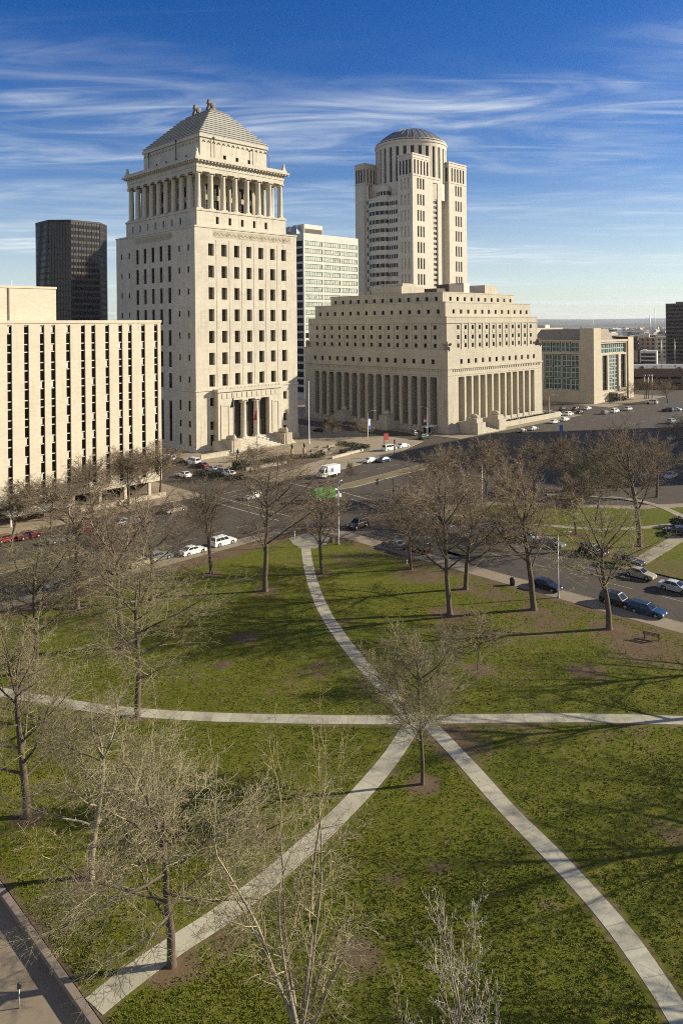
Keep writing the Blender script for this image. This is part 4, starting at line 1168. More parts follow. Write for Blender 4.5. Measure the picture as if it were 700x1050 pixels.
def tree(name, label, loc, style, H, W, seed, group, rz=0.0, bark=None, twig=None, density=1.0, rmin=None, scale=1.0, bare=None, cat='tree'):
    a, b = tree_mesh(style, H, W, seed, bark, twig, density, rmin)
    e = empty(name, loc, rz); e.scale = (scale,)*3; tag(e, label, cat, group)
    link(bpy.data.objects.new('trunk', a), e); link(bpy.data.objects.new('crown', b), e)
    if bare: BARE.append((loc[0], loc[1], bare, 1.15))
    return e

def near_z(v): return lawn_z(*grid(v))
GP = 'bare trees in the park lawn'
def pk(u, v): q = at(u, v, .16); q.z = near_z(q)-.02; return q
# (label, base pixel, height, crown width, style, seed, bark, twig, bare radius, turn)
park = [
 ('young bare tree with dense oval olive crown in the fork where the paths meet', (433,804), 14.6, 9.6, 'oval', 11, None, None, 1.7, 0, 'bare_tree'),
 ('tall vase shaped bare tree left of the north end of the curved path', (272,606), 21.5, 16.5, 'vase', 21, None, None, 2.2, .6, 'bare_tree'),
 ('slender bare tree right beside the north end of the curved path', (330,588), 15.5, 12.5, 'vase', 22, None, None, 1.8, 2.0, 'bare_tree'),
 ('thin bare tree between the white parked car and the white jeep', (217,588), 16.5, 10.5, 'vase', 23, None, None, 1.8, 4.0, 'bare_tree'),
 ('dark straight bare tree just right of the dark blue car at the left kerb', (79.5,624), 18.5, 13, 'vase', 24, None, None, 1.8, 1.0, 'bare_tree'),
 ('pale straight bare tree near the left edge above the cross path', (37,690), 17.5, 13, 'vase', 25, None, 'twig_olive', 1.7, 3.1, 'bare_tree'),
 ('wide bushy bare tree rooted on the far edge of the cross path at left', (141,734), 17.0, 14.5, 'pale', 26, None, 'twig_olive', 1.5, .3, 'bare_tree'),
 ('bare tree with heavy dark crooked limbs before the slab office', (125,664), 19.5, 17.5, 'broad', 27, None, None, 1.8, 5.0, 'bare_tree'),
 ('thin dark bare tree behind the crooked limbed one, left of the white parked car', (156,617), 18.5, 13, 'vase', 28, None, None, 1.7, 2.2, 'bare_tree'),
 ('bare tree with pale drooping twigs cut by the left edge, below the cross path', (28,842), 17.0, 10.5, 'pale', 29, None, None, 1.5, 4.4, 'bare_tree'),
 ('bare tree with short pale lit trunk near the left stone edging', (93,905), 13.8, 11.0, 'pale', 30, 'bark_pale', 'twig_pale', 1.6, .9, 'bare_tree'),
 ('broad bare tree with thick dark trunk standing on the edge of the lower left path', (176,994), 14.8, 13.0, 'pale', 31, None, 'twig_pale', 2.0, 2.6, 'bare_tree'),
 ('double trunked bare tree in the brown lawn left of the street lamp', (461,630), 19.5, 15, 'vase', 32, None, None, 3.2, .2, 'bare_tree'),
 ('bare tree by the kerb just right of the double trunked one', (477,604), 17.0, 14.5, 'broad', 33, None, None, 2.4, 1.7, 'bare_tree'),
 ('small thin bare tree beside the dark cars near the corner', (421.5,584), 13.5, 10, 'vase', 34, None, None, 2.0, 3.9, 'bare_tree'),
 ('bare tree with trunk forking low in two, left of the street lamp and dark sedan', (547,625), 22.5, 12, 'vase', 35, None, None, 2.2, 5.3, 'bare_tree'),
 ('spreading bare tree with pale lit limbs left of the parked blue wagon', (624,645), 17.5, 17, 'broad', 36, None, 'twig_pale', 3.0, .8, 'bare_tree'),
 ('little bare tree with bushy brown crown in mid lawn right of the oval tree', (489,687), 7.6, 6.5, 'small', 37, None, None, 1.8, 1.2, 'bare_tree'),
 ('little thin bare tree in mid lawn half hidden behind the oval crowned tree', (454,704), 7.2, 4.5, 'small', 38, None, 'twig_olive', 1.2, 2.7, 'bare_tree'),
]
for lab, (u, v), H, W, sty, seed, bk, tw, br, rz, nm in park:
    tree(nm, lab, pk(u, v), sty, H, W*1.08, seed, GP, rz, bk, tw, bare=br, density=1.25 if v > 720 else 1.1, rmin=.0092 if v > 720 else .0135)
tree('bare_tree', 'pale tree with several stems fanning from one low fork beside the lower left path', Vector((-2.4,36.8,.2)), 'multi', 19.4, 8.4, 40, GP, 2.2, 'bark_pale', 'twig_pale', bare=1.2, rmin=.009)
tree('bare_tree', 'bleached sparse tree top sticking up from the bottom edge', Vector((4.5,31.0,.2)), 'dead', 14.9, 4.2, 44, GP, .5, bare=None)
tree('bare_tree', 'few bleached twigs just showing at the bottom edge right of the bleached tree top', Vector((6.2,29.0,.2)), 'dead', 11.6, 2.4, 42, GP, 1.5, bare=None)
GS = 'bare trees along the streets'
street = [
 ('slim bare tree at the left end of the slab office', (12,560), 12.5, 9, 'vase', 51, .0),
 ('bare tree between the red cars in front of the slab office', (52,552), 12.0, 10, 'vase', 52, 1.0),
 ('bare tree before the middle of the slab office near the white canopy', (96,532), 13.5, 11, 'broad', 51, 2.0),
 ('bare tree before the right half of the slab office', (132,519), 13.5, 10, 'vase', 52, 3.0),
 ('bare tree at the right corner of the slab office', (164,508), 13.5, 10, 'vase', 51, 4.4),
 ('spreading brown bare tree on the plaza before the tower portal', (262,489), 9.5, 14, 'broad', 53, .5),
 ('small bare tree on the plaza left of the box truck', (296,489), 7.0, 6, 'small', 54, .5),
 ('tiny sapling on the grass median', (358.5,494), 5.2, 3.2, 'small', 55, .5),
 ('small bare tree at the shaded street before the pillared courthouse, left one', (340,449), 7.5, 7, 'small', 54, 1.5),
 ('small bare tree at the shaded street before the pillared courthouse, right one', (372,450), 7.5, 7, 'small', 54, 2.9),
 ('tall bare tree on the far lawn right of the spreading pale limbed tree', (655,561), 24.5, 15, 'vase', 56, .4),
 ('low bare tree on the far lawn beside the curved walk', (590,549), 11.5, 10, 'vase', 57, 1.4),
 ('bare tree on the far lawn with straight olive stem', (610,535), 16, 13, 'oval', 58, 2.2),
 ('bare tree at the back of the far lawn near the right edge', (673,510), 14.5, 13, 'broad', 59, 3.3),
 ('bare tree in the far lawn nearest the corner of the two streets', (451,541), 15.5, 14, 'broad', 60, .1),
 ('bushy bare tree behind the far lawn left of the dark evergreen shrub', (498,512), 14.5, 17, 'broad', 61, 2.1),
 ('bushy bare tree behind the far lawn right of the dark evergreen shrub', (548,507), 14.0, 16, 'broad', 62, 4.0),
 ('brown bare tree behind the far lawn below the courthouse terrace', (580,504), 13.5, 15, 'broad', 61, 5.2),
 ('brown bare tree behind the far lawn below the civic building', (632,503), 13.5, 15, 'broad', 62, 1.2),
 ('brown bare tree at the back street left of the back lawn', (470,516), 13.5, 15, 'broad', 62, 2.4),
 ('bare tree by the kerb of the side street in the middle of the far lawn', (527,536), 13.0, 11, 'vase', 57, 3.7),
 ('small bare tree in front of the entrance of the civic building', (617,412), 8.5, 6, 'small', 54, .2),
 ('small bare tree by the right corner of the civic building', (646,410), 9.5, 8, 'small', 55, 1.2),
 ('bare tree before the brick garage, left one', (662,409), 11, 10, 'vase', 52, .4),
 ('bare tree before the brick garage, right one', (684,413), 11.5, 11, 'broad', 51, 1.9),
 ('small bare tree between the pillared courthouse and the civic building', (562,424), 8, 6, 'small', 55, 2.9),
 ('bare tree on the shadowed lot at the right edge above the far lawn', (704,470), 13, 13, 'broad', 53, 2.9),
]
for lab, (u, v), H, W, sty, seed, rz in street:
    q = at(u, v); q.z = .1
    tree('bare_tree', lab, q, sty, H, W, seed, GS, rz, rmin=.0165, density=1.25, bare=1.6 if 500 < v < 565 and u > 440 else None)
# trees of the same park standing just outside the right edge, their shade falls over the lawn
for i, (x, y, H, W, s_, lab) in enumerate(((42,72,18,13,'vase','park tree just beyond the right edge level with the cross path'), (54,82,18,14,'broad','park tree beyond the right edge near the bench'), (38,43,16,11,'vase','park tree beyond the lower right corner'), (44,56,18,14,'broad','park tree beyond the right edge between the two right paths'), (58,64,19,14,'vase','park tree far beyond the right edge'))):
    tree('bare_tree', lab, Vector((x,y,.15)), s_, H, W, 21 if s_ == 'vase' else 27, GP, i*1.3, rmin=.0135, density=.8)

# leafy shrubs and hedges
def leaf_mass(mb, c, r, n, rnd, size=.16, m=0):
    for _ in range(n):
        while True:
            q = Vector((rnd.uniform(-1,1), rnd.uniform(-1,1), rnd.uniform(-1,1)))
            if .25 < q.length < 1: break
        p = Vector(c)+Vector((q.x*r[0], q.y*r[1], q.z*r[2])); s_ = size*rnd.uniform(.6,1.5)
        a = Vector((rnd.gauss(0,1), rnd.gauss(0,1), rnd.gauss(0,1))).normalized(); b = a.cross(Vector((rnd.gauss(0,1), rnd.gauss(0,1), rnd.gauss(0,1)))).normalized()
        mb.add([p+a*s_, p+b*s_*.6, p-a*s_, p-b*s_*.6], [(0,1,2,3)], m)
rnd = random.Random(12)
def shrub(label, loc, r, n, mat='hedge', group=None, name='shrub', cat='shrub', rz=0.0, box=False):
    e = empty(name, loc, rz); tag(e, label, cat, group)
    t = MB()
    if box:
        for _ in range(n):
            p = Vector((rnd.uniform(-1,1)*r[0], rnd.uniform(-1,1)*r[1], r[2]*rnd.uniform(.05,1)))
            s_ = .2*rnd.uniform(.6,1.5); a = Vector((rnd.gauss(0,1), rnd.gauss(0,1), rnd.gauss(0,1))).normalized(); b = a.cross(Vector((rnd.gauss(0,1), rnd.gauss(0,1), 1))).normalized()
            t.add([p+a*s_, p+b*s_*.6, p-a*s_, p-b*s_*.6], [(0,1,2,3)])
    else: 
        for k in range(5): leaf_mass(t, (r[0]*rnd.uniform(-.45,.45), r[1]*rnd.uniform(-.45,.45), r[2]*rnd.uniform(.7,1.25)), (r[0]*.6, r[1]*.6, r[2]*.6), n//5, rnd, .2)
    t.build('crown', M[mat], e)
    t = MB()
    for k in range(5):
        x, y = r[0]*(k-2)*.35, r[1]*rnd.uniform(-.3,.3); t.tube([(x*.5,y*.5,-.05),(x,y,r[2]*.9)], [.06,.03], 5)
    t.build('stem', M['bark'], e)
    return e
q = at(522,507); shrub('large dark evergreen shrub at the back of the far lawn', q, (3.4,2.6,2.6), 2200)
q = at(697,541); shrub('low dark evergreen shrub at the right edge where the far walks meet', q, (2.2,1.6,1.1), 900)
q = at(246,482); shrub('rounded grey green shrub on the plaza below the portal', q, (2.6,2.2,1.6), 900)
for i, (u0,v0,u1,v1,lab) in enumerate(((258,478,292,471,'clipped hedge along the left front of the courthouse plaza'),(296,471,318,470,'brown clipped hedge in the middle of the courthouse plaza'),(318,470,333,469,'short dark hedge right of the middle on the courthouse plaza'),
        (348,466,375,460,'clipped hedge near the right tip of the courthouse plaza'),(346,456,378,460,'long dark hedge at the back right of the courthouse plaza'),(232,484,256,481,'low hedge on the left half of the courthouse plaza'),(200,487,226,490,'low dark hedge beside the parked cars left of the plaza'))):
    A, B_ = at(u0,v0), at(u1,v1); d = B_-A; q = (A+B_)/2; q.z = .12
    shrub(lab, q, (d.length/2, .8, 1.2), int(d.length*70), 'hedge_dry' if i in (1,) else 'hedge', 'hedges on the courthouse plaza', 'hedge', 'hedge', math.atan2(d.y,d.x), True)
hb = pw(206+46, 154-3.9); hb.z = .1
shrub('long dark hedge on the terrace below the sunlit pillars', pw(252,152.2,.6), (21,1.1,1.2), 2600, 'hedge', None, 'hedge', 'hedge', GRID, True)
shrub('dark shrub in front of the shaded courthouse pillars', pw(199.5,200,.1), (1.6,9,1.2), 1600, 'hedge_dry', None, 'hedge', 'hedge', GRID, True)
for i,(u,v) in enumerate(((631,412),(640,411),(625,414))):
    shrub(['bush at the left of the civic building entrance','bush right of the civic building entrance','low bush at the corner below the civic stair tower'][i], at(u,v), (2.2,1.8,1.5), 350, 'hedge', 'bushes before the civic building')
# ---------------------------------------------------------------- vehicles
def m_paint(name, c):
    t = NT(name); n = t.noise(t.coord(), 2.5, 3); t.color(t.ramp(n, [(.3, sc_(c,.85)), (.7, sc_(c,1.05))])); t.rough(.32)
    t.b.inputs['Coat Weight'].default_value = .5; t.b.inputs['Coat Roughness'].default_value = .1; return t.mat
PAINT = {k: m_paint(k+'_car_paint', c) for k, c in dict(white=(.72,.72,.69), silver=(.42,.43,.43), grey=(.16,.165,.17), black=(.018,.018,.02), navy=(.02,.035,.075), blue=(.014,.045,.095), red=(.22,.025,.02), maroon=(.11,.02,.018), tan=(.36,.31,.22), brown=(.045,.03,.022), green=(.12,.42,.07), darkgreen=(.02,.05,.035), pale_blue=(.32,.38,.45)).items()}
KIND = {
 'sedan': dict(L=4.7, W=1.8, prof=[(-2.33,.38),(-2.35,.62),(-2.28,.93),(-1.55,1.0),(.95,.97),(2.05,.82),(2.3,.66),(2.35,.38)], cab=(-1.75,1.05,.96,-1.0,.25,1.44), wx=1.38, wr=.32),
 'wagon': dict(L=4.7, W=1.8, prof=[(-2.33,.38),(-2.35,.70),(-2.3,1.0),(.85,1.0),(2.0,.86),(2.3,.68),(2.35,.38)], cab=(-2.25,1.0,.98,-1.95,.25,1.52), wx=1.38, wr=.33),
 'suv': dict(L=4.7, W=1.86, prof=[(-2.3,.45),(-2.34,.8),(-2.3,1.08),(.85,1.08),(2.05,1.0),(2.3,.85),(2.34,.45)], cab=(-2.26,1.05,1.06,-2.05,.35,1.76), wx=1.38, wr=.37),
 'van': dict(L=5.1, W=1.95, prof=[(-2.5,.42),(-2.54,.9),(-2.5,1.15),(1.35,1.15),(2.3,1.0),(2.5,.8),(2.54,.42)], cab=(-2.48,1.75,1.13,-2.4,.9,2.0), wx=1.55, wr=.36),
 'pickup': dict(L=5.4, W=1.92, prof=[(-2.66,.5),(-2.7,.8),(-2.66,1.05),(.95,1.05),(2.4,1.0),(2.66,.85),(2.7,.5)], cab=(-.75,1.35,1.03,-.55,.65,1.75), wx=1.65, wr=.38),
}
car_lib = {}
def car_meshes(kind):
    if kind in car_lib: return car_lib[kind]
    k = KIND[kind]; W = k['W']/2; out = {}
    bm = bmesh.new()
    prof = list(k['prof']); zb = .26; wx, wr = k['wx'], k['wr']; ar = wr+.07
    under = []
    for cx in (wx, -wx):
        under.append((cx+ar+.01, zb))
        for i in range(7):
            a = math.pi*i/6; z = wr+ar*math.sin(a)
            under.append((cx+ar*math.cos(a), max(zb, z)))
        under.append((cx-ar-.01, zb))
    poly = [(prof[0][0]+.12, zb)]+prof+[(prof[-1][0]-.12, zb)]+under
    fvs = [bm.verts.new((x, -W, z)) for x, z in poly]; f = bm.faces.new(fvs)
    r = bmesh.ops.extrude_face_region(bm, geom=[f])
    for g_ in r['geom']:
        if isinstance(g_, bmesh.types.BMVert): g_.co.y = W
    # tuck the sides in towards the sill and the bonnet
    for v in bm.verts:
        if v.co.z < .45: v.co.y *= .965
        if abs(v.co.x) > k['L']/2-.2: v.co.y *= .93
    bmesh.ops.recalc_face_normals(bm, faces=bm.faces)
    es = [e for e in bm.edges if len(e.link_faces) == 2 and e.calc_face_angle(0) > .6 and min(v.co.z for v in e.verts) > .5]
    bmesh.ops.bevel(bm, geom=es, offset=.06, segments=2, affect='EDGES', clamp_overlap=True)
    x0,x1,z0,X0,X1,z1 = k['cab']; wi = W-.04; wo = W-.24
    vs = [bm.verts.new(p) for p in ((x0,-wi,z0),(x1,-wi,z0),(x1,wi,z0),(x0,wi,z0),(X0,-wo,z1),(X1,-wo,z1),(X1,wo,z1),(X0,wo,z1))]
    cf = [bm.faces.new([vs[i] for i in q]) for q in ((4,5,6,7),(0,1,5,4),(1,2,6,5),(2,3,7,6),(3,0,4,7))]
    es = list({e for f_ in cf for e in f_.edges if min(v.co.z for v in e.verts) > z0+.1})
    bmesh.ops.bevel(bm, geom=es, offset=.05, segments=2, affect='EDGES', clamp_overlap=True)
    me = bpy.data.meshes.new('body'); bm.to_mesh(me); bm.free(); me.materials.append(M['white'])
    for p in me.polygons: p.use_smooth = True
    try: me.set_sharp_from_angle(angle=.7)
    except Exception: pass
    out['body'] = me
    A = [Vector(p) for p in ((x0,-wi,z0),(x1,-wi,z0),(x1,wi,z0),(x0,wi,z0),(X0,-wo,z1),(X1,-wo,z1),(X1,wo,z1),(X0,wo,z1))]
    def pane(a, b, c, d, s0, s1, t0, t1):
        nrm = (b-a).cross(d-a).normalized()*.012
        def q(s_, t_): return a.lerp(b, s_).lerp(d.lerp(c, s_), t_)+nrm
        t = MB(); t.quad(q(s0,t0), q(s1,t0), q(s1,t1), q(s0,t1)); return t.mesh('window', [M['carglass']])
    P = [pane(A[1],A[2],A[6],A[5],.07,.93,.10,.9), pane(A[3],A[0],A[4],A[7],.09,.91,.18,.88)]
    ns = 2 if kind in ('sedan','pickup') else 3
    if kind == 'pickup': ns = 1
    for (a,b,c,d) in ((A[0],A[1],A[5],A[4]), (A[2],A[3],A[7],A[6])):
        for i in range(ns): P.append(pane(a,b,c,d,.06+.88*i/ns+.012,.06+.88*(i+1)/ns-.012,.16,.88))
    out['windows'] = P
    t = MB(); t.lathe([(wr*.55,-.10),(wr*.9,-.11),(wr,-.08),(wr,.08),(wr*.9,.11),(wr*.55,.10)], 16); t.v = [(x,z,y) for x,y,z in t.v]; out['tyre'] = t.mesh('wheel', [M['rubber']])
    t = MB(); t.lathe([(.02,-.115),(wr*.35,-.125),(wr*.6,-.105),(wr*.6,.105),(wr*.35,.125),(.02,.115)], 12); t.v = [(x,z,y) for x,y,z in t.v]; out['rim'] = t.mesh('rim', [M['rim']])
    xe = k['prof'][-1][0]; zl = k['prof'][-2][1]
    t = MB(); t.box(-.03,.03,-.19,.19,-.08,.08); out['headlight'] = t.mesh('headlight', [M['headlight']])
    t = MB(); t.box(-.03,.03,-.16,.16,-.09,.09); out['taillight'] = t.mesh('taillight', [M['taillight']])
    if kind == 'pickup':
        t = MB(); t.box(-2.55,-.85,-.78,.78,1.04,1.065); out['bed'] = t.mesh('cargo_bed', [M['black']])
    out['spec'] = (wx, wr, W, xe, zl)
    car_lib[kind] = out; return out
HD = {'d1': GRID, 'd2': GRID+math.pi/2, '-d1': GRID+math.pi, '-d2': GRID-math.pi/2}
GC = 'cars parked or driving on the streets'
def car(kind, colour, label, loc, rz, lights=True, cat=None, full=True):
    Ms = car_meshes(kind); wx, wr, W, xe, zl = Ms['spec']
    nm = {'sedan':'sedan','wagon':'station_wagon','suv':'off_road_car','van':'van','pickup':'pickup_truck'}[kind]
    e = empty(nm, loc, rz); tag(e, label, cat or {'van':'van','pickup':'pickup truck'}.get(kind,'car'), GC)
    o = link(bpy.data.objects.new('body', Ms['body']), e); o.material_slots[0].link = 'OBJECT'; o.material_slots[0].material = PAINT[colour]
    for m in Ms['windows']: link(bpy.data.objects.new('window', m), e)
    for sx in (-1,1):
        for sy in (-1,1):
            w = link(bpy.data.objects.new('wheel', Ms['tyre']), e); w.location = (sx*wx, sy*(W-.13), wr)
            if full: link(bpy.data.objects.new('rim', Ms['rim']), w)
    if full:
        for sy in (-1,1):
            h = link(bpy.data.objects.new('headlight', Ms['headlight']), e); h.location = (xe-.06, sy*(W-.36), zl-.04)
            h = link(bpy.data.objects.new('taillight', Ms['taillight']), e); h.location = (-xe+.03, sy*(W-.33), zl+.02)
    if 'bed' in Ms: link(bpy.data.objects.new('cargo_bed', Ms['bed']), e)
    return e
def Cc(kind, colour, uv, hd, label, full=True, z=.0):
    q = at(*uv); q.z = z
    return car(kind, colour, label, q, HD[hd] if isinstance(hd, str) else hd, full=full)
cars = [
 ('sedan','white',(198,568),'d1','white sedan parked at the park kerb left of the white jeep'),
 ('suv','white',(229,559),'d1','white boxy jeep parked at the park kerb, rightmost of the white cars there'),
 ('sedan','navy',(62,604),'d1','dark blue sedan parked at the left kerb before the dark straight tree'),
 ('sedan','tan',(146,580),'d1','pale sedan parked behind the crooked limbed tree'),
 ('wagon','grey',(163,574.5),'d1','grey wagon at the park kerb just left of the white sedan'),
 ('sedan','red',(8,555.5),'d1','dark red sedan at the left edge in front of the slab office'),
 ('sedan','maroon',(30,552),'d1','maroon sedan second from the left edge in front of the slab office'),
 ('suv','red',(89,545),'d1','bright red car in front of the middle of the slab office'),
 ('sedan','grey',(62,556),'d1','grey car between the red cars in front of the slab office'),
 ('suv','black',(112,541.5),'d1','black car right of the bright red one in front of the slab office'),
 ('sedan','silver',(128,538.5),'d1','silver sedan near the right half of the slab office'),
 ('wagon','grey',(142,536),'d1','grey wagon near the right corner of the slab office'),
 ('sedan','tan',(180,525),'-d1','pale tan car driving between the bare tree and the slab office corner'),
 ('sedan','white',(260,511),'-d1','white sedan crossing the junction behind the vase shaped tree'),
 ('sedan','white',(189,489),'d2','small white car alone in the side street beside the courthouse tower'),
 ('suv','white',(174,472),'d2','white car at the back of the row parked beside the courthouse tower'),
 ('sedan','black',(183,475),'d2','black car second in the row parked beside the courthouse tower'),
 ('van','white',(198,476),'d2','white van in the row parked beside the courthouse tower'),
 ('sedan','maroon',(207,479),'d2','maroon car in the row parked beside the courthouse tower, next to the van'),
 ('sedan','silver',(218,483),'d2','silver car in the row along the plaza, left one of two'),
 ('suv','grey',(227,486),'d2','grey car in the row along the plaza between two pale ones'),
 ('sedan','white',(235,488),'d2','white car near the front end of the row along the plaza'),
 ('sedan','black',(244,491),'d2','black car at the front end of the row along the plaza'),
 ('suv','brown',(367,541),'-d1','dark brown off roader crossing the junction with its long shadow'),
 ('van','white',(399,462),'d1','white van at the right tip of the courthouse plaza'),
 ('sedan','white',(413,459),'d1','white sedan parked beyond the white van at the plaza tip'),
 ('suv','darkgreen',(435,450),'d1','dark car with a bright front below the red banner'),
 ('sedan','blue',(394,473.5),'d1','small blue car beside the long plaza hedge'),
 ('sedan','white',(380,474),'d1','white car left of the small blue one by the plaza'),
 ('sedan','tan',(534,443),'d1','pale yellow car by the terrace wall of the pillared courthouse, left one'),
 ('sedan','silver',(546,441),'d1','silver car by the terrace wall of the pillared courthouse, right one'),
 ('sedan','white',(568,434),'d1','white car just past the end of the terrace wall, left one'),
 ('wagon','white',(579,431.5),'d1','white wagon just past the end of the terrace wall, right one'),
 ('van','white',(571,427),'d1','white van at the foot of the civic building, first in its row'),
 ('suv','white',(583,426),'d1','white off roader second in the row before the civic building'),
 ('sedan','black',(563,424),'d1','black car at the street mouth left of the civic building'),
 ('suv','brown',(577,421),'d1','brown car at the back of the lot left of the civic building'),
 ('sedan','maroon',(590,420.5),'d1','maroon car before the shaded wall of the civic building'),
 ('sedan','white',(602,420),'d1','white car at the corner of the civic building'),
 ('sedan','black',(594,424.5),'d1','black car in front of the maroon one before the civic building'),
 ('van','white',(630,423),'d1','long white van before the civic building entrance'),
 ('suv','grey',(620,424.5),'d1','grey car left of the long white van'),
 ('wagon','white',(644,420.5),'d1','white wagon right of the long white van'),
 ('van','white',(668,414),'d2','white van driving in front of the brick garage'),
 ('suv','black',(684,422),'d2','black off roader before the brick garage near the right edge'),
 ('sedan','white',(692,421),'d2','white sedan before the brick garage at the right edge'),
 ('van','pale_blue',(688,434),'d1','grey blue van on the shaded lot at the right edge'),
 ('sedan','silver',(689,451),'d1','silver car on the shaded lot below the grey blue van'),
 ('sedan','silver',(687,490),'-d1','silver sedan on the dark street above the far lawn at the right edge'),
 ('sedan','silver',(639,480),'-d1','silver car behind the twigs of the tall far lawn tree'),
 ('sedan','grey',(592,477),'-d1','grey car in the shaded street below the terrace'),
 ('suv','black',(694,549),'d2','black car on the far walk side at the right edge'),
 ('sedan','silver',(692,606),'-d2','silver sedan on the side street at the right edge'),
 ('sedan','tan',(655,592),'-d2','pale sedan half hidden behind the pale limbed tree, across the side street'),
 ('suv','black',(644,580),'-d2','black off roader behind the pale limbed tree, across the side street'),
 ('suv','black',(608,569),'-d2','black off roader at the far kerb of the side street under the low tree'),
 ('sedan','grey',(565,560),'-d2','dark grey sedan at the far kerb right of the forked tree'),
 ('suv','silver',(543,555),'-d2','silver car at the far kerb behind the forked tree'),
 ('suv','black',(527,551.5),'-d2','black car at the far kerb left of the forked tree'),
 ('sedan','silver',(502,545),'-d2','silver car at the far kerb below the far walk'),
 ('sedan','pale_blue',(463,547),'-d2','pale blue car seen through the double trunked tree, left one'),
 ('sedan','pale_blue',(477,548),'-d2','pale blue car seen through the double trunked tree, right one'),
 ('suv','silver',(425,534),'-d2','silver off roader waiting at the junction, left of two'),
 ('sedan','grey',(441,537),'-d2','grey car waiting at the junction, right of two'),
 ('sedan','grey',(404,562),'d2','grey car in the near lane by the small thin tree, left one'),
 ('van','black',(427,566),'d2','black van in the near lane by the small thin tree, right one'),
 ('sedan','black',(559,604),'-d2','black sedan at the near kerb behind the street lamp'),
 ('suv','black',(633,621),'-d2','black off roader at the near kerb left of the blue wagon'),
 ('wagon','blue',(663,630),'-d2','dark blue wagon parked at the near kerb beside the pale limbed tree'),
 ('sedan','black',(327,443),'d2','black sedan in the shaded street between the two courthouses'),
 ('suv','grey',(427,446),'d1','grey off roader in the shade beside the bus shelter'),
]
for kd, cl, uv, hd, lab in cars:
    Cc(kd, cl, uv, hd, lab, full=uv[1] > 452)
# cars on the garage roof
for i in range(9):
    q = Vector((168+9.5*i, 424+8-.12*(10+9.5*i)+ (i % 3)*5, 10.5))
    dc = ['silver','black','white','navy','grey','white','black','silver','maroon'][i]
    car(['sedan','suv','wagon'][i % 3], dc, dc+' car on the roof deck of the brick garage, '+['first','second','third','fourth','fifth','sixth','seventh','eighth','ninth'][i]+' from the left', q, -.12+math.pi/2, full=False)
# step van and green lorry
def lorry(name, label, loc, rz, cab, boxc, L, W, H, mark):
    e = empty(name, loc, rz); tag(e, label, 'truck', 'trucks at the junction')
    t = MB(); t.box(-L/2, L/2-1.5, -W/2, W/2, .75, H); t.box(-L/2-.03, -L/2-.001, -W/2+.15, W/2-.15, .9, H-.2); t.build('cargo_box', boxc, e)
    t = MB(); t.box(L/2-1.48, L/2-.25, -W/2+.05, W/2-.05, .55, 1.4); t.frustum(L/2-1.48, L/2-.25, -W/2+.05, W/2-.05, 1.4, L/2-1.48, L/2-.75, -W/2+.2, W/2-.2, H-.35); t.box(L/2-.24, L/2+.25, -W/2+.15, W/2-.15, .55, 1.25); t.build('cab', cab, e)
    t = MB(); t.quad((L/2-.24,-W/2+.2,1.45),(L/2-.24,W/2-.2,1.45),(L/2-.70,W/2-.3,H-.5),(L/2-.70,-W/2+.3,H-.5)); t.build('windscreen', M['carglass'], e)
    for sy in (-1,1):
        t = MB(); y = sy*(W/2+.004)-sy*.03
        t.quad((L/2-1.35,y,1.45),(L/2-.55,y,1.45),(L/2-.85,sy*(W/2-.16),H-.6),(L/2-1.35,sy*(W/2-.16),H-.6)); t.build('window', M['carglass'], e)
        if mark:
            t = MB(); t.box(-.55,.35,sy*(W/2+.004)-.003,sy*(W/2+.004)+.003,1.5,2.25); t.build('emblem', M['blue'], e)
        t = MB(); t.box(L/2+.25,L/2+.29,sy*.7-.16,sy*.7+.16,.85,1.05); t.build('headlight', M['headlight'], e)
    t = MB(); t.box(-L/2+.05, L/2-.1, -W/2+.25, W/2-.25, .42, .74); t.build('chassis', M['black'], e)
    w = car_meshes('pickup')
    for x in (-L/2+1.2, L/2-.75):
        for sy in (-1,1):
            q = link(bpy.data.objects.new('wheel', w['tyre']), e); q.location = (x, sy*(W/2-.16), .38); link(bpy.data.objects.new('rim', w['rim']), q)
    return e
q = at(337,489); lorry('box_truck', 'white box truck with a small blue mark on its side before the plaza', q, GRID+math.pi, M['white'], M['white'], 5.9, 2.3, 2.95, True)
q = at(334,513.5); lorry('delivery_lorry', 'bright green lorry with white cab in the middle of the junction', q, GRID-.15, M['white'], PAINT['green'], 6.6, 2.3, 2.8, False)

# ---------------------------------------------------------------- street furniture
def lamp(label, loc, h, arm, rz, group='street lamps'):
    e = empty('street_lamp', loc, rz); tag(e, label, 'street lamp', group)
    t = MB(); t.lathe([(.22,0),(.22,.25),(.12,.5),(.07,h)], 10); t.build('pole', M['pole'], e)
    t = MB(); t.tube([(0,0,h-.1),(arm*.35,0,h+.35),(arm*.8,0,h+.45)], [.05,.04,.035], 6); t.build('arm', M['pole'], e)
    t = MB(); t.ellipsoid((arm,0,h+.42),(.42,.17,.11),10,6); o = t.build('lamp_head', M['metal'], e)
    t = MB(); t.ellipsoid((arm+.05,0,h+.36),(.3,.14,.12),10,6); t.build('lens', M['lamp_glass'], o)
    return e
for (u,v),h,arm,rz,lab in [((572,614),8.9,1.5,0,'tall street lamp at the near kerb behind the forked tree'),((347,559),10.6,1.6,1.2,'tall thin lamp post at the park corner beside the slender tree'),
        ((377,452),9.5,2.2,.2,'street lamp with arm behind the blue and white banner'),((438,447),9.5,2.4,2.6,'street lamp beside the red banner at the pillared courthouse'),
        ((563,429),9.0,1.6,.2,'street lamp at the right end of the pillared courthouse'),((494,520),9,1.5,2.4,'street lamp behind the double trunked tree'),((532,443),8.0,.01,0,'black lamp post in front of the sunlit pillars')]:
    lamp(lab, at(u,v), h, arm, rz)
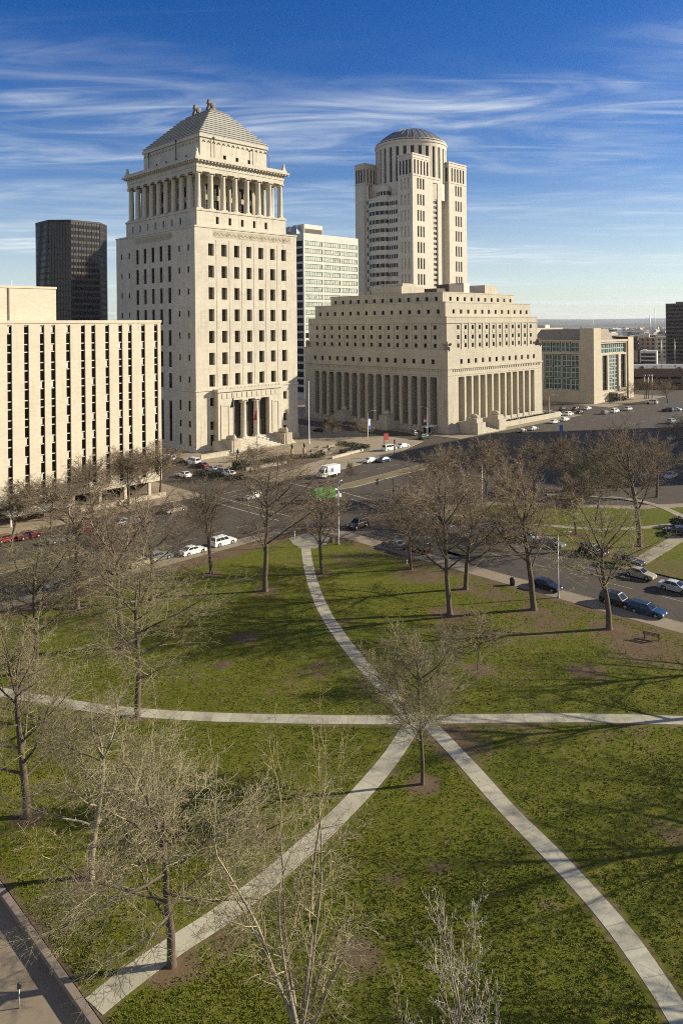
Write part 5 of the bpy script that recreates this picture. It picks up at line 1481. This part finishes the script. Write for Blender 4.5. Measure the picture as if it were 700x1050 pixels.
def flagpole(label, uv, h, flag):
    e = empty('flagpole', at(*uv)); tag(e, label, 'flagpole', 'flagpoles')
    t = MB(); t.lathe([(.3,0),(.3,.4),(.16,.45),(.07,h)], 10); t.ellipsoid((0,0,h+.15),(.16,.16,.16),8,6); t.build('pole', M['white'] if flag is None else M['metal'], e)
    if flag:
        t = MB(); n = 12
        vs = []; fs = []
        for i in range(n+1):
            f = i/n
            for k in range(5):
                vs.append((-.08-(.28+.75*f)*k/4, .12*math.sin(k*1.7+f*3), h-.3-2.9*f*(1-.12*k/4)-.5*k/4))
        for i in range(n):
            for k in range(4): fs.append((i*5+k,(i+1)*5+k,(i+1)*5+k+1,i*5+k+1))
        t.add(vs, fs, 0, True); t.build('flag', M[flag], e)
flagpole('flagpole with dark drooping flag before the tower portal', (240,467), 17.5, 'bronze')
flagpole('flagpole with red drooping flag before the tower portal', (264,476), 15.5, 'red')
flagpole('tall bare white flagpole right of the courthouse tower', (317,455), 20.0, None)
def signal(label, uv, h, arm, rz):
    e = empty('traffic_light', at(*uv), rz); tag(e, label, 'traffic light', 'traffic lights at the junction')
    t = MB(); t.lathe([(.18,0),(.1,.4),(.08,h)], 8); t.build('pole', M['dkgreen'], e)
    if arm:
        t = MB(); t.tube([(0,0,h-.2),(arm,0,h+.2)], [.07,.05], 6); t.build('arm', M['dkgreen'], e)
    for x, z in ((arm or .0, h-.3),(0.0, h*.55)):
        t = MB(); t.box(x-.2,x+.2,-.35,-.11,z-.65,z+.45); o = t.build('signal_head', M['black'], e)
        for k, m_ in enumerate(('taillight','frame_lt','dkgreen')):
            t = MB(); t.lathe([(.11,0),(.11,.04)], 10); t.v = [(x+a, -.352-c, z+.27-.34*k+b) for a,b,c in t.v]; t.build('lamp', M[m_], o)
signal('traffic light on a mast with arm at the corner of the far lawn', (403,521), 6.2, -3.6, .3)
signal('traffic light on a post at the plaza tip', (404,469), 5.0, 0, .5)
signal('traffic light beside the end of the median', (347,505), 4.2, 0, .5)
signal('traffic light at the corner of the courthouse plaza by the parked row', (257,493), 4.8, 0, .2)
def banner(label, uv, h, mat, w=1.0, bh=2.6):
    e = empty('banner_sign', at(*uv), .5); tag(e, label, 'sign', 'banners on posts')
    t = MB(); t.lathe([(.12,0),(.07,h)], 8); t.build('pole', M['black'], e)
    t = MB(); t.box(.09, .09+w, -.03, .03, h-bh, h); o = t.build('panel', mat, e)
    return e, o, h, w, bh
e,o,h,w,bh = banner('blue and white banner on a post at the shaded street', (377,452), 7.4, M['blue'], 1.1, 3.6); t = MB(); t.box(.25,.95,-.045,-.032,h-2.4,h-.3); t.build('white_field', M['white'], o)
e,o,h,w,bh = banner('red banner with white foot beside the lamp at the pillared courthouse', (434,446), 6.8, M['red'], 1.1, 2.4); t = MB(); t.box(.15,1.1,-.045,-.032,h-2.4,h-1.5); t.build('white_field', M['white'], o)
banner('dark red sign on a post behind the white van at the plaza tip', (393.5,463), 5.4, M['red'], 1.5, 2.0)
q = at(440,445); e = empty('bus_shelter', q, GRID); tag(e, 'glass bus shelter with white roof edge at the corner of the pillared courthouse', 'bus shelter')
t = MB()
for x in (-2.6,0,2.6):
    for y in (-.8,.8): t.box(x-.06,x+.06,y-.06,y+.06,0,2.6)
t.build('frame', M['frame_lt'], e); t = MB(); t.box(-2.9,2.9,-1.1,1.1,2.61,2.85); t.build('roof', M['white'], e); t = MB(); t.box(-2.5,2.5,.82,.84,.4,2.4); t.build('back_pane', M['glass_blue'], e); t = MB(); t.box(-2,2,.3,.7,.42,.5); t.build('bench', M['metal'], e)
# bench and litter bin in the near park
def bench(label, loc, rz):
    e = empty('park_bench', loc, rz); tag(e, label, 'bench')
    t = MB()
    for k in range(3): t.box(-.95,.95,-.05+.16*k,.09+.16*k,.42,.46)
    t.build('seat', M['wood'], e)
    t = MB()
    for k in range(3): t.box(-.95,.95,.46+.03*k,.50+.03*k,.55+.15*k,.66+.15*k)
    t.build('backrest', M['wood'], e)
    for x in (-.8,.8):
        t = MB(); t.box(x-.04,x+.04,-.05,.45,.36,.415); t.box(x-.04,x+.04,-.04,.04,0,.36); t.box(x-.04,x+.04,.38,.45,0,.95); t.build('leg', M['black'], e)
q = at(668,655,.16); q.z = .17; bench('dark wooden park bench in the brown lawn near the right edge', q, GRID+math.pi/2+.25)
q = at(525,601); q.z = .13; e = empty('litter_bin', q); tag(e, 'dark litter bin at the near kerb left of the forked tree', 'litter bin')
t = MB(); t.lathe([(.30,0),(.36,.9),(.38,.95)], 14)
for k in range(14): a = math.tau*k/14; t.tube([(.33*math.cos(a),.33*math.sin(a),.05),(.39*math.cos(a),.39*math.sin(a),.9)], .02, 4)
t.build('bin', M['dkgreen'], e); t = MB(); t.lathe([(.40,.951),(.40,1.0),(.22,1.12),(.12,1.121)], 14); t.build('lid', M['black'], e)
# kerb wall and meter at the lower left
wl_ = MB(); N_ = 80
for i in range(N_):
    a, b_ = -66+(105.5+66)*i/N_, -66+(105.5+66)*(i+1)/N_-.02
    wl_.box(18.33, 18.62, a, b_, -.02, .50)
    wl_.box(18.28, 18.70, a, b_, .501, .58+.006*(i % 3))
w_ = wl_.build('stone_edging', M['wallstone'], None, (0,0,0), (0,0,GRID)); tag(w_, 'low brown stone edging wall between lawn and sidewalk at lower left', 'low wall')
q = at(20,1036); q.z = .13; e = empty('parking_meter', q, .4); tag(e, 'parking meter on the sidewalk at the lower left corner', 'parking meter')
t = MB(); t.lathe([(.05,0),(.035,.1),(.03,1.1)], 8); t.build('post', M['metal'], e); t = MB(); t.box(-.09,.09,-.06,.06,1.1,1.32); t.ellipsoid((0,0,1.34),(.1,.07,.1),10,6); t.build('meter_head', M['black'], e)
for i,((u,v),lab) in enumerate((((91.5,603),'parking meter with pale cap at the left kerb right of the dark blue car'),((302,553),'white post at the park corner left of the landing'),((417,583),'small post by the small thin tree at the corner'))):
    q = at(u,v); q.z = .13; e = empty('kerb_post', q); tag(e, lab, 'post')
    t = MB(); t.lathe([(.07,0),(.06,1.0)], 8); t.build('post', M['metal'] if i != 1 else M['white'], e); t = MB(); t.ellipsoid((0,0,1.12),(.13,.1,.18),8,6); t.build('cap', M['white'], e)
q = at(341,557); q.z = .13; e = empty('utility_cabinet', q, GRID); tag(e, 'small brown utility cabinet on the park corner by the slender tree', 'cabinet'); t = MB(); t.box(-.4,.4,-.25,.25,0,1.0); t.box(-.45,.45,-.3,.3,1.001,1.06); t.build('cabinet', M['wood'], e); t = MB(); t.box(-.36,.36,-.27,-.253,.1,.92); t.build('door', M['brown_panel'], e)
q = at(483,520.5); q.z = .17; e = MB(); e.ellipsoid((0,0,.3),(1.9,.8,.55),12,7); e.ellipsoid((-1.0,.2,.25),(1.0,.8,.4),10,6); o = e.build('boulder', M['path'], None, q, (0,0,.2)); tag(o, 'pale flat boulder lying on the far lawn', 'boulder')
# plaza pillars with dark lanterns, benches blocks and low walls
for i,((u,v),lab) in enumerate((((299.5,468),'brown pillar with dark lantern on the courthouse plaza, left one'),((312,467),'brown pillar with dark lantern on the courthouse plaza, right one'),((244,474),'brown pillar with dark lantern by the left flagpole'))):
    q = at(u,v); q.z = .12; e = empty('lantern_pillar', q, GRID); tag(e, lab, 'pillar', 'lantern pillars on the plaza')
    t = MB(); t.box(-.35,.35,-.35,.35,0,1.9); t.box(-.45,.45,-.45,.45,1.901,2.05); t.build('pillar', M['brick2'], e)
    t = MB(); t.lathe([(.16,2.05),(.12,2.3),(.34,2.6),(.38,3.2),(.1,3.5),(.05,3.8)], 10); t.build('lantern', M['black'], e)
pz = random.Random(4)
for i in range(9):
    u, v = 318+pz.uniform(0,44), 458+pz.uniform(0,9); q = at(u,v); q.z = .12
    o = MB(); w = pz.uniform(.7,1.5); o.frustum(-w,w,-.6,.6,0,-w*.85,w*.85,-.45,.45,pz.uniform(.5,.8)); o = o.build('planter', M['frame'] if i % 3 else M['plaza'], None, q, (0,0,GRID+pz.uniform(-.3,.3)))
    tag(o, 'low square planter box scattered on the right of the courthouse plaza', 'planter', 'planter boxes on the courthouse plaza')
for i,(a,b_,lab) in enumerate(((( 252,483),(294,476),'low stone wall along the street front of the courthouse plaza'),((206,472),(236,467),'sloping ramp wall left of the tower steps'),((340,471),(372,463),'low pale wall beside the hedge at the right of the plaza'))):
    A, B_ = at(*a), at(*b_); d = B_-A; q = (A+B_)/2; q.z = .12
    o = MB(); o.box(-d.length/2,d.length/2,-.22,.22,0,.6 if i != 1 else 1.3); o.box(-d.length/2-.1,d.length/2+.1,-.3,.3,.601 if i != 1 else 1.301,.72 if i != 1 else 1.45)
    o = o.build('plaza_wall', M['lime2'], None, q, (0,0,math.atan2(d.y,d.x))); tag(o, lab, 'low wall', 'low walls on the courthouse plaza')
# poles before the brick garage
for i,(u,lab) in enumerate(((660.5,'pale lamp mast before the brick garage, left of three'),(664.5,'pale lamp mast before the brick garage, middle of three'),(668,'pale lamp mast with bright top before the brick garage, right of three'))):
    q = at(u,409); e = empty('lamp_mast', q); tag(e, lab, 'lamp mast', 'lamp masts before the garage')
    t = MB(); t.lathe([(.25,0),(.14,11.5)], 8); t.build('pole', M['metal'], e); t = MB(); t.ellipsoid((0,0,11.8),(.55,.55,.35),10,6); t.build('lamp_head', M['lamp_glass'] if i == 2 else M['metal'], e)
for i,(u,y,vt,lab) in enumerate(((677.5,455,351,'tall light mast on the garage deck below the tan block'),(691,455,351,'tall light mast on the garage deck below the brown slab tower'))):
    x = (u-350)/FPX*y; e = empty('lamp_mast', (x,y,10.5)); tag(e, lab, 'lamp mast', 'light masts on the garage deck')
    t = MB(); t.lathe([(.3,0),(.15,17)], 8); t.build('pole', M['metal'], e); t = MB(); t.box(-.8,.8,-.2,.2,17,17.3); t.build('lamp_head', M['metal'], e)
q = at(575,446); e = empty('notice_board', q, .4); tag(e, 'small blue standing sign in the shaded street below the terrace', 'sign'); t = MB(); t.box(-.7,.7,-.12,.12,.4,3.4); t.build('panel', M['blue'], e); t = MB(); t.box(-.6,-.45,-.08,.08,0,.4); t.box(.45,.6,-.08,.08,0,.4); t.build('leg', M['black'], e)

q = at(377,486); e = empty('road_sign', q, .9); tag(e, 'black square sign board standing beside the grass median', 'sign'); t = MB(); t.box(-.55,.55,-.03,.03,1.2,2.5); t.build('panel', M['black'], e); t = MB(); t.tube([(0,.06,0),(0,.06,2.3)], .05, 6); t.build('post', M['metal'], e)
# ---------------------------------------------------------------- lawns (after the trees, which wear them bare)
BARE += [(at(u,v).x, at(u,v).y, r, s) for u,v,r,s in ((365,985,2.4,.75),(252,655,2.2,.95),(230,683,1.6,.7),(505,610,6,.55),(560,640,6.5,.6),(660,665,7,.75),(600,690,3,.7),(470,760,4.5,.75),(470,650,6,.5),(540,655,5,.45),(330,690,4,.5),(408,795,1.6,.4),(430,590,6,.7),(360,575,7,.45),(300,575,5,.3),(100,640,6,.35),(40,650,6,.3),(260,860,3,.5),(230,960,2.5,.55),(700,860,3,.55),(470,778,2.4,.6),(540,748,5,.42),(640,752,5,.38),(450,892,1.6,.5),(402,905,2.0,.5),(560,930,1.3,.4),(300,700,5,.35),(350,640,4,.35),(210,700,5,.3),(520,690,6,.35))]
PQ = PP[::2]
def edge_near(a, b):
    s = 0
    if b > 97: s = min(1, (b-97)/4)*.95
    if a > 86: s = max(s, min(1, (a-86)/8)*.75)
    if a < 20: s = max(s, .5*(20-a))
    w = pw(a, b); d = float(np.sqrt(np.min((PQ[:,0]-w.x)**2+(PQ[:,1]-w.y)**2)))
    if d < 1.5: s = max(s, .62*(1.5-d)/.75 if d > .75 else .62)
    return s
build_lawn('lawn', 18.75, 93.0, -60, 103.0, .45, lawn_z, edge_near)
def far_z(a, b): return .16
far_poly = [(112.5,-50),(256,-50),(256,26),(200,38),(163,52),(149,63),(140,76),(134,85),(126,90),(115.5,88),(113,84)]
def in_poly(a, b, P=far_poly):
    r = False; n = len(P)
    for i in range(n):
        x1,y1 = P[i]; x2,y2 = P[(i+1)%n]
        if (y1 > b) != (y2 > b) and a < (x2-x1)*(b-y1)/(y2-y1)+x1: r = not r
    return r
build_lawn('lawn', 112.5, 256, -50, 92, .8, far_z, lambda a, b: .45 if a < 119 else (.3 if 119 <= a < 124 else 0), in_poly)
far0 = lambda a, b: .17
make_path([(432,527),(455,528.5),(490,531.5),(530,536),(570,540.5),(610,543.5),(640,543),(670,541),(700,537.5),(760,531)], 1.6, .02, mat=M['path_far'], zf=far0)
make_path([(560,508),(600,509.5),(635,511.5),(660,515.5),(678,521),(690,526),(705,534)], 1.7, .026, mat=M['path_far'], zf=far0)
make_path([(650,580),(662,573),(680,562),(695,553),(720,540)], 2.5, .03, mat=M['path_far'], zf=far0)
# grass tufts: uncountable, one object
rg = np.random.default_rng(5)
def tufts():
    pts = []
    P = []
    N = 190000
    Y = 36+rg.random(N)**1.7*72; X = (rg.random(N)*2-1)*(Y*.50)
    p1 = (X+Y)*S2; p2 = (Y-X)*S2
    ok = (p1 > 19) & (p1 < 92) & (p2 > -55) & (p2 < 101)
    X, Y = X[ok], Y[ok]
    # keep off the paths and thin out over bare soil
    keep = np.ones(len(X), bool)
    for i in range(0, len(PP), 2):
        d = (X-PP[i,0])**2+(Y-PP[i,1])**2; keep &= d > 1.22**2
    for (bx,by,br,bs) in BARE:
        d = np.hypot(X-bx, Y-by)/br; keep &= ~((d < 1.0) & (rg.random(len(X)) < 1.25*bs*(1.15-d)))
    X, Y = X[keep], Y[keep]
    cl = np.array([mnoise.noise((x*.55, y*.55, 3.0))+.6*mnoise.noise((x*1.7, y*1.7, 9.0)) for x, y in zip(X, Y)])
    c2 = np.array([mnoise.noise((x*3.4, y*4.2, 5.0)) for x, y in zip(X, Y)])
    k2 = cl > -.9+.6*rg.random(len(X)); X, Y, cl, c2 = X[k2], Y[k2], cl[k2], c2[k2]
    n = len(X); vs = np.zeros((n, 9, 3)); 
    for b_ in range(3):
        th = rg.random(n)*6.283; w = .03+.03*rg.random(n); h = (.03+.05*rg.random(n))*(1+.35*cl)*(1+.6*np.clip(c2*2.2, -.75, 1.0)); lean = .14*rg.random(n)
        ox = (rg.random(n)-.5)*.1; oy = (rg.random(n)-.5)*.1
        p1 = (X+Y)*S2; k = np.clip((28-p1)/8, 0, 1); z = .16+.42*k*k*(3-2*k)
        for c, (sx, up) in enumerate(((-1,0),(1,0),(0,1))):
            vs[:, b_*3+c, 0] = X+ox+np.cos(th)*w*sx+up*np.cos(th+1.57)*lean
            vs[:, b_*3+c, 1] = Y+oy+np.sin(th)*w*sx+up*np.sin(th+1.57)*lean
            vs[:, b_*3+c, 2] = z+up*h-.02*(1-up)
    V = vs.reshape(-1, 3); F_ = np.arange(len(V)).reshape(-1, 3)
    me = bpy.data.meshes.new('grass'); me.from_pydata(V.tolist(), [], F_.tolist()); me.materials.append(M['blade']); me.update()
    o = link(bpy.data.objects.new('grass', me)); o['kind'] = 'stuff'
    tag(o, 'short winter grass of the park lawn', 'grass')
t = NT('grass_blade'); co = t.coord(); n1 = t.noise(co, .06, 4, .6); n2 = t.noise(co, .45, 5, .65); n3 = t.noise(co, 9, 2)
g = t.ramp(n1, [(.3, (.068,.096,.006)), (.5, (.112,.132,.011)), (.68, (.185,.172,.023))])
g = t.mix(.5, g, t.ramp(n2, [(.3, (.068,.096,.006)), (.55, (.130,.148,.013)), (.75, (.26,.22,.056))])); g = t.mix(.4, g, t.ramp(n3, [(.3, (.044,.056,.008)), (.7, (.20,.18,.052))]))
t.color(g); t.rough(.85); t.b.inputs['Specular IOR Level'].default_value = .08; M['blade'] = t.mat
tufts()

# ---------------------------------------------------------------- far land: hills and scattered town
def ridge(name, Y, h0, h1, x0, x1, seed, mat, depth):
    t = MB(); n = 160; vs = []; fs = []
    for i in range(n+1):
        x = x0+(x1-x0)*i/n
        h = h0+(h1-h0)*(.5+.5*mnoise.noise((x*.0005+seed, seed, 0)))+.12*(h1-h0)*mnoise.noise((x*.003, seed, 2))
        vs += [(x, Y-depth*.5, -.5), (x, Y, h), (x, Y+depth, h*.9), (x, Y+depth*1.5, -.5)]
    for i in range(n):
        for k in range(3): fs.append((4*i+k, 4*i+4+k, 4*i+5+k, 4*i+1+k))
    t.add(vs, [tuple(reversed(f)) for f in fs], 0, True)
    return structure(t.build(name, mat))
hm = NT('wooded_hill'); n = hm.noise(hm.coord(), .004, 6, .7); hm.color(hm.ramp(n, [(.35, (.035,.038,.03)), (.6, (.075,.07,.055))])); hm.rough(1); M['hill'] = hm.mat
ridge('hills', 13000, 75, 118, -14000, 16000, 1.0, M['hill'], 900)
ridge('hills', 9500, 28, 62, -11000, 12000, 4.0, M['hill'], 700)
ridge('hills', 6200, 12, 30, -8000, 9000, 7.0, M['hill'], 500)
rt = random.Random(21)
hcols = [M['white_panel'], M['precast_warm'], M['brick2'], M['brick'], M['concrete_jc'], M['slate'], M['lime']]
def house_mesh(m, flat):
    t = MB()
    if flat: t.box(-.5,.5,-.5,.5,0,1); t.box(-.2,.1,-.2,.2,1.0,1.15)
    else:
        t.box(-.5,.5,-.5,.5,0,.7); t.add([(-.55,-.55,.7),(.55,-.55,.7),(.55,.55,.7),(-.55,.55,.7),(-.55,0,1.05),(.55,0,1.05)], [(0,1,5,4),(2,3,4,5),(1,2,5),(3,0,4)], 1)
    return t.mesh('distant_building', [m, M['slate']])
hms = [house_mesh(m, f) for m in hcols for f in (True, False)]
for i in range(150):
    Y = 560+rt.random()**1.3*3600; u = rt.uniform(596, 712) if rt.random() < .8 else rt.uniform(300, 600)
    x = (u-350)/FPX*Y
    if Y < 800 and 640 < u < 712: continue
    if Y < 700: continue
    o = bpy.data.objects.new('distant_building', hms[rt.randrange(len(hms))]); s_ = rt.choice((14, 20, 30, 45))
    o.location = (x, Y, -.6); o.rotation_euler = (0,0,rt.uniform(-.8,.8)); o.scale = (s_*rt.uniform(.7,1.6), s_, min(s_*.7, rt.uniform(5, 14))); link(o)
    tag(o, 'small low building scattered in the hazy plain towards the hills', 'building', 'distant buildings in the plain')
for i,(u,Y,h,lab) in enumerate(((666,2400,62,'pale far chimney rising from the hazy plain, thicker one'),(671,2900,95,'slender far mast on the hazy plain'),(608,3400,60,'far pylon on the skyline above the civic building'))):
    x = (u-350)/FPX*Y; t = MB(); t.lathe([(3.5 if i == 0 else 2.0,0),(1.8 if i == 0 else .8,h)], 8); o = t.build('far_mast', M['white'], None, (x,Y,-.6)); tag(o, lab, 'mast')
tm = MB(); 
for k in range(9): leaf_mass(tm, (rt.uniform(-8,8), rt.uniform(-4,4), 5+rt.uniform(-1.5,2)), (5,4,4), 90, rt, 1.3)
tm.lathe([(.4,0),(.2,5)], 6); tm = tm.mesh('distant_trees', [M['hill']])
for i in range(46):
    Y = 480+rt.random()**1.2*2200; u = rt.uniform(640, 715) if i < 26 else rt.uniform(598, 712); x = (u-350)/FPX*Y
    o = bpy.data.objects.new('distant_tree', tm); k = rt.uniform(.8,1.4); o.location = (x,Y,-.6); o.scale = (k,k,k); o.rotation_euler = (0,0,rt.random()*6); link(o); tag(o, 'dark clump of far trees among the buildings of the plain', 'tree', 'far trees in the plain')

# office blocks outside the right edge whose shade lies over the street before the courthouse
o_ = Bld('office_slab', 'tall office block beyond the right edge, its shade lying over the street', 'office block', 0, 0)
o_.e.location = (205, 192, 0)
t = MB(); ops = [(2+5*k, 5+5*k, 4+4*j, 6.6+4*j) for k in range(12) for j in range(13)]
o_.facade(t, (0,0), (0,1), (1,0), 64, 0, 60, ops, .4, 0, W_OFF); o_.facade(t, (0,0), (1,0), (0,1), 60, 0, 60, [], .4, 0); o_.shell(t, 0, 60, 0, 64, 0, 60); o_.part(t, 'wall', M['concrete_jc']); o_.finish(40)

# ---------------------------------------------------------------- light, sky, camera
SUN_AZ, SUN_EL = R_(9.0), R_(21.5)      # from +X towards +Y
sd = Vector((math.cos(SUN_EL)*math.cos(SUN_AZ), math.cos(SUN_EL)*math.sin(SUN_AZ), math.sin(SUN_EL)))
sl = bpy.data.lights.new('sun', 'SUN'); sl.energy = 5.0; sl.angle = R_(.55); sl.color = (1, .90, .72)
so = bpy.data.objects.new('sun', sl); so.rotation_euler = sd.to_track_quat('Z', 'Y').to_euler(); so.location = (60,10,80); link(so)

w = bpy.data.worlds.new('World'); sc.world = w; w.use_nodes = True; T = w.node_tree; T.nodes.clear()
def N(t, **k):
    x = T.nodes.new(t)
    for a, b in k.items(): setattr(x, a, b)
    return x
L_ = T.links.new
def mth(op, a, b=None, c=None, clamp=False):
    x = N('ShaderNodeMath', operation=op); x.use_clamp = clamp
    for i, v in enumerate((a, b, c)):
        if v is None: continue
        if isinstance(v, (int, float)): x.inputs[i].default_value = v
        else: L_(v, x.inputs[i])
    return x.outputs[0]
sky = N('ShaderNodeTexSky', sky_type='NISHITA'); sky.sun_disc = False; sky.sun_elevation = SUN_EL; sky.sun_rotation = math.pi/2-SUN_AZ
sky.air_density = 1.0; sky.dust_density = .3; sky.ozone_density = 3.0; sky.altitude = 150
hsv = N('ShaderNodeHueSaturation'); hsv.inputs['Hue'].default_value = .519; hsv.inputs['Saturation'].default_value = 1.4; hsv.inputs['Value'].default_value = 1.25; L_(sky.outputs[0], hsv.inputs['Color'])
tc = N('ShaderNodeTexCoord'); sp = N('ShaderNodeSeparateXYZ'); L_(tc.outputs['Generated'], sp.inputs[0])
zz = mth('ADD', mth('MAXIMUM', sp.outputs[2], 0.0), .05)
cb = N('ShaderNodeCombineXYZ'); L_(mth('DIVIDE', sp.outputs[0], zz), cb.inputs[0]); L_(mth('DIVIDE', sp.outputs[1], zz), cb.inputs[1])
def cloud(scale, rot, sx, sy, lo, hi, detail, dist, off):
    m = N('ShaderNodeMapping'); L_(cb.outputs[0], m.inputs['Vector']); m.inputs['Rotation'].default_value = (0,0,rot); m.inputs['Scale'].default_value = (sx,sy,1); m.inputs['Location'].default_value = off
    n = N('ShaderNodeTexNoise'); L_(m.outputs[0], n.inputs['Vector']); n.inputs['Scale'].default_value = scale; n.inputs['Detail'].default_value = detail; n.inputs['Roughness'].default_value = .58; n.inputs['Distortion'].default_value = dist
    r = N('ShaderNodeMapRange'); L_(n.outputs['Fac'], r.inputs[0]); r.inputs[1].default_value = lo; r.inputs[2].default_value = hi; r.clamp = True; r.interpolation_type = 'SMOOTHSTEP'
    return r.outputs[0]
broad = cloud(1.0, .16, .20, .62, .44, .74, 5, .5, (1.06, 3.9, 0))
wisp = cloud(1.0, .26, .85, 2.1, .34, .76, 12, 2.2, (4.17, 2.6, 0))
fine = cloud(1.0, .10, .42, 5.2, .55, .80, 9, .5, (1.5, 6.6, 0))
cl = mth('ADD', mth('MULTIPLY', broad, mth('MULTIPLY_ADD', wisp, .92, .12)), mth('MULTIPLY', mth('MULTIPLY', fine, .8), mth('MULTIPLY_ADD', broad, .75, .2)), clamp=True)
# whiter veil low down, where the line of sight runs through more of the cloud sheet
veil = N('ShaderNodeMapRange'); L_(sp.outputs[2], veil.inputs[0]); veil.inputs[1].default_value = .0; veil.inputs[2].default_value = .24; veil.inputs[3].default_value = .62; veil.inputs[4].default_value = 0.0; veil.interpolation_type = 'SMOOTHSTEP'
hi = N('ShaderNodeMapRange'); L_(sp.outputs[2], hi.inputs[0]); hi.inputs[1].default_value = .30; hi.inputs[2].default_value = .40; hi.inputs[3].default_value = 1.0; hi.inputs[4].default_value = .45
cl = mth('MULTIPLY', cl, hi.outputs[0])
cl = mth('ADD', mth('MULTIPLY', cl, .85), mth('MULTIPLY', veil.outputs[0], .8), clamp=True)
# added fill light: warm brightening of the unseen sky behind the camera
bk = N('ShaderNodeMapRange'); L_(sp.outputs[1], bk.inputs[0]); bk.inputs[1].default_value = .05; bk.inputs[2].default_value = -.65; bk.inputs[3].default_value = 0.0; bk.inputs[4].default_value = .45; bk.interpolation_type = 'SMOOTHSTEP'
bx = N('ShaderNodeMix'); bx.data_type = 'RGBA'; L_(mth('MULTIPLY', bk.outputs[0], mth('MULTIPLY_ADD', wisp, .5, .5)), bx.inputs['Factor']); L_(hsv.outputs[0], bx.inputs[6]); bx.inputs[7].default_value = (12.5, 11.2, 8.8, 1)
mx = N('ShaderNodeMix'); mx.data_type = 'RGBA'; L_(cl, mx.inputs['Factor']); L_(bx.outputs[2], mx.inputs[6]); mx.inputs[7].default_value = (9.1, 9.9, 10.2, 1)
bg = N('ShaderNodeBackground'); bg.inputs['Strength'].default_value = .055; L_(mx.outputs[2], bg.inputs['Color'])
wo = N('ShaderNodeOutputWorld'); L_(bg.outputs[0], wo.inputs[0])

# air
HAZE = True
if HAZE:
    hz = MB(); hz.box(-17000, 18500, -2500, 15200, -1.7, 195)
    hmat = bpy.data.materials.new('haze_air'); hmat.use_nodes = True; hn = hmat.node_tree; hn.nodes.clear()
    pv = hn.nodes.new('ShaderNodeVolumePrincipled'); pv.inputs['Color'].default_value = (.80,.86,.93,1); pv.inputs['Density'].default_value = .00004; pv.inputs['Anisotropy'].default_value = .3
    ho = hn.nodes.new('ShaderNodeOutputMaterial'); hn.links.new(pv.outputs[0], ho.inputs['Volume'])
    o = hz.build('haze', hmat); o['kind'] = 'stuff'; o.display_type = 'WIRE'

cam = bpy.data.cameras.new('camera'); cam.sensor_width = 36; cam.sensor_fit = 'AUTO'; cam.lens = FPX/1050*36
cam.shift_y = -(525-333)/1050; cam.shift_x = 0; cam.clip_start = .5; cam.clip_end = 60000
co_ = bpy.data.objects.new('camera', cam); co_.location = (0,0,CAMH)
co_.matrix_world = Matrix.Translation((0,0,CAMH)) @ Matrix.Rotation(math.pi/2, 4, 'X') @ Matrix.Rotation(-ROLL, 4, 'Z')
link(co_); sc.camera = co_
vs_ = sc.view_settings; vs_.view_transform = 'Standard'; vs_.look = 'None'; vs_.exposure = 0.8; vs_.gamma = 1.0; vs_.use_curve_mapping = False
sc.cycles.use_denoising = False; sc.cycles.denoising_prefilter = 'ACCURATE'; sc.cycles.denoising_input_passes = 'RGB_ALBEDO_NORMAL'; sc.cycles.filter_width = 1.0; sc.cycles.max_bounces = 6; sc.cycles.diffuse_bounces = 3; sc.cycles.glossy_bounces = 3; sc.cycles.transparent_max_bounces = 4; sc.cycles.volume_bounces = 0
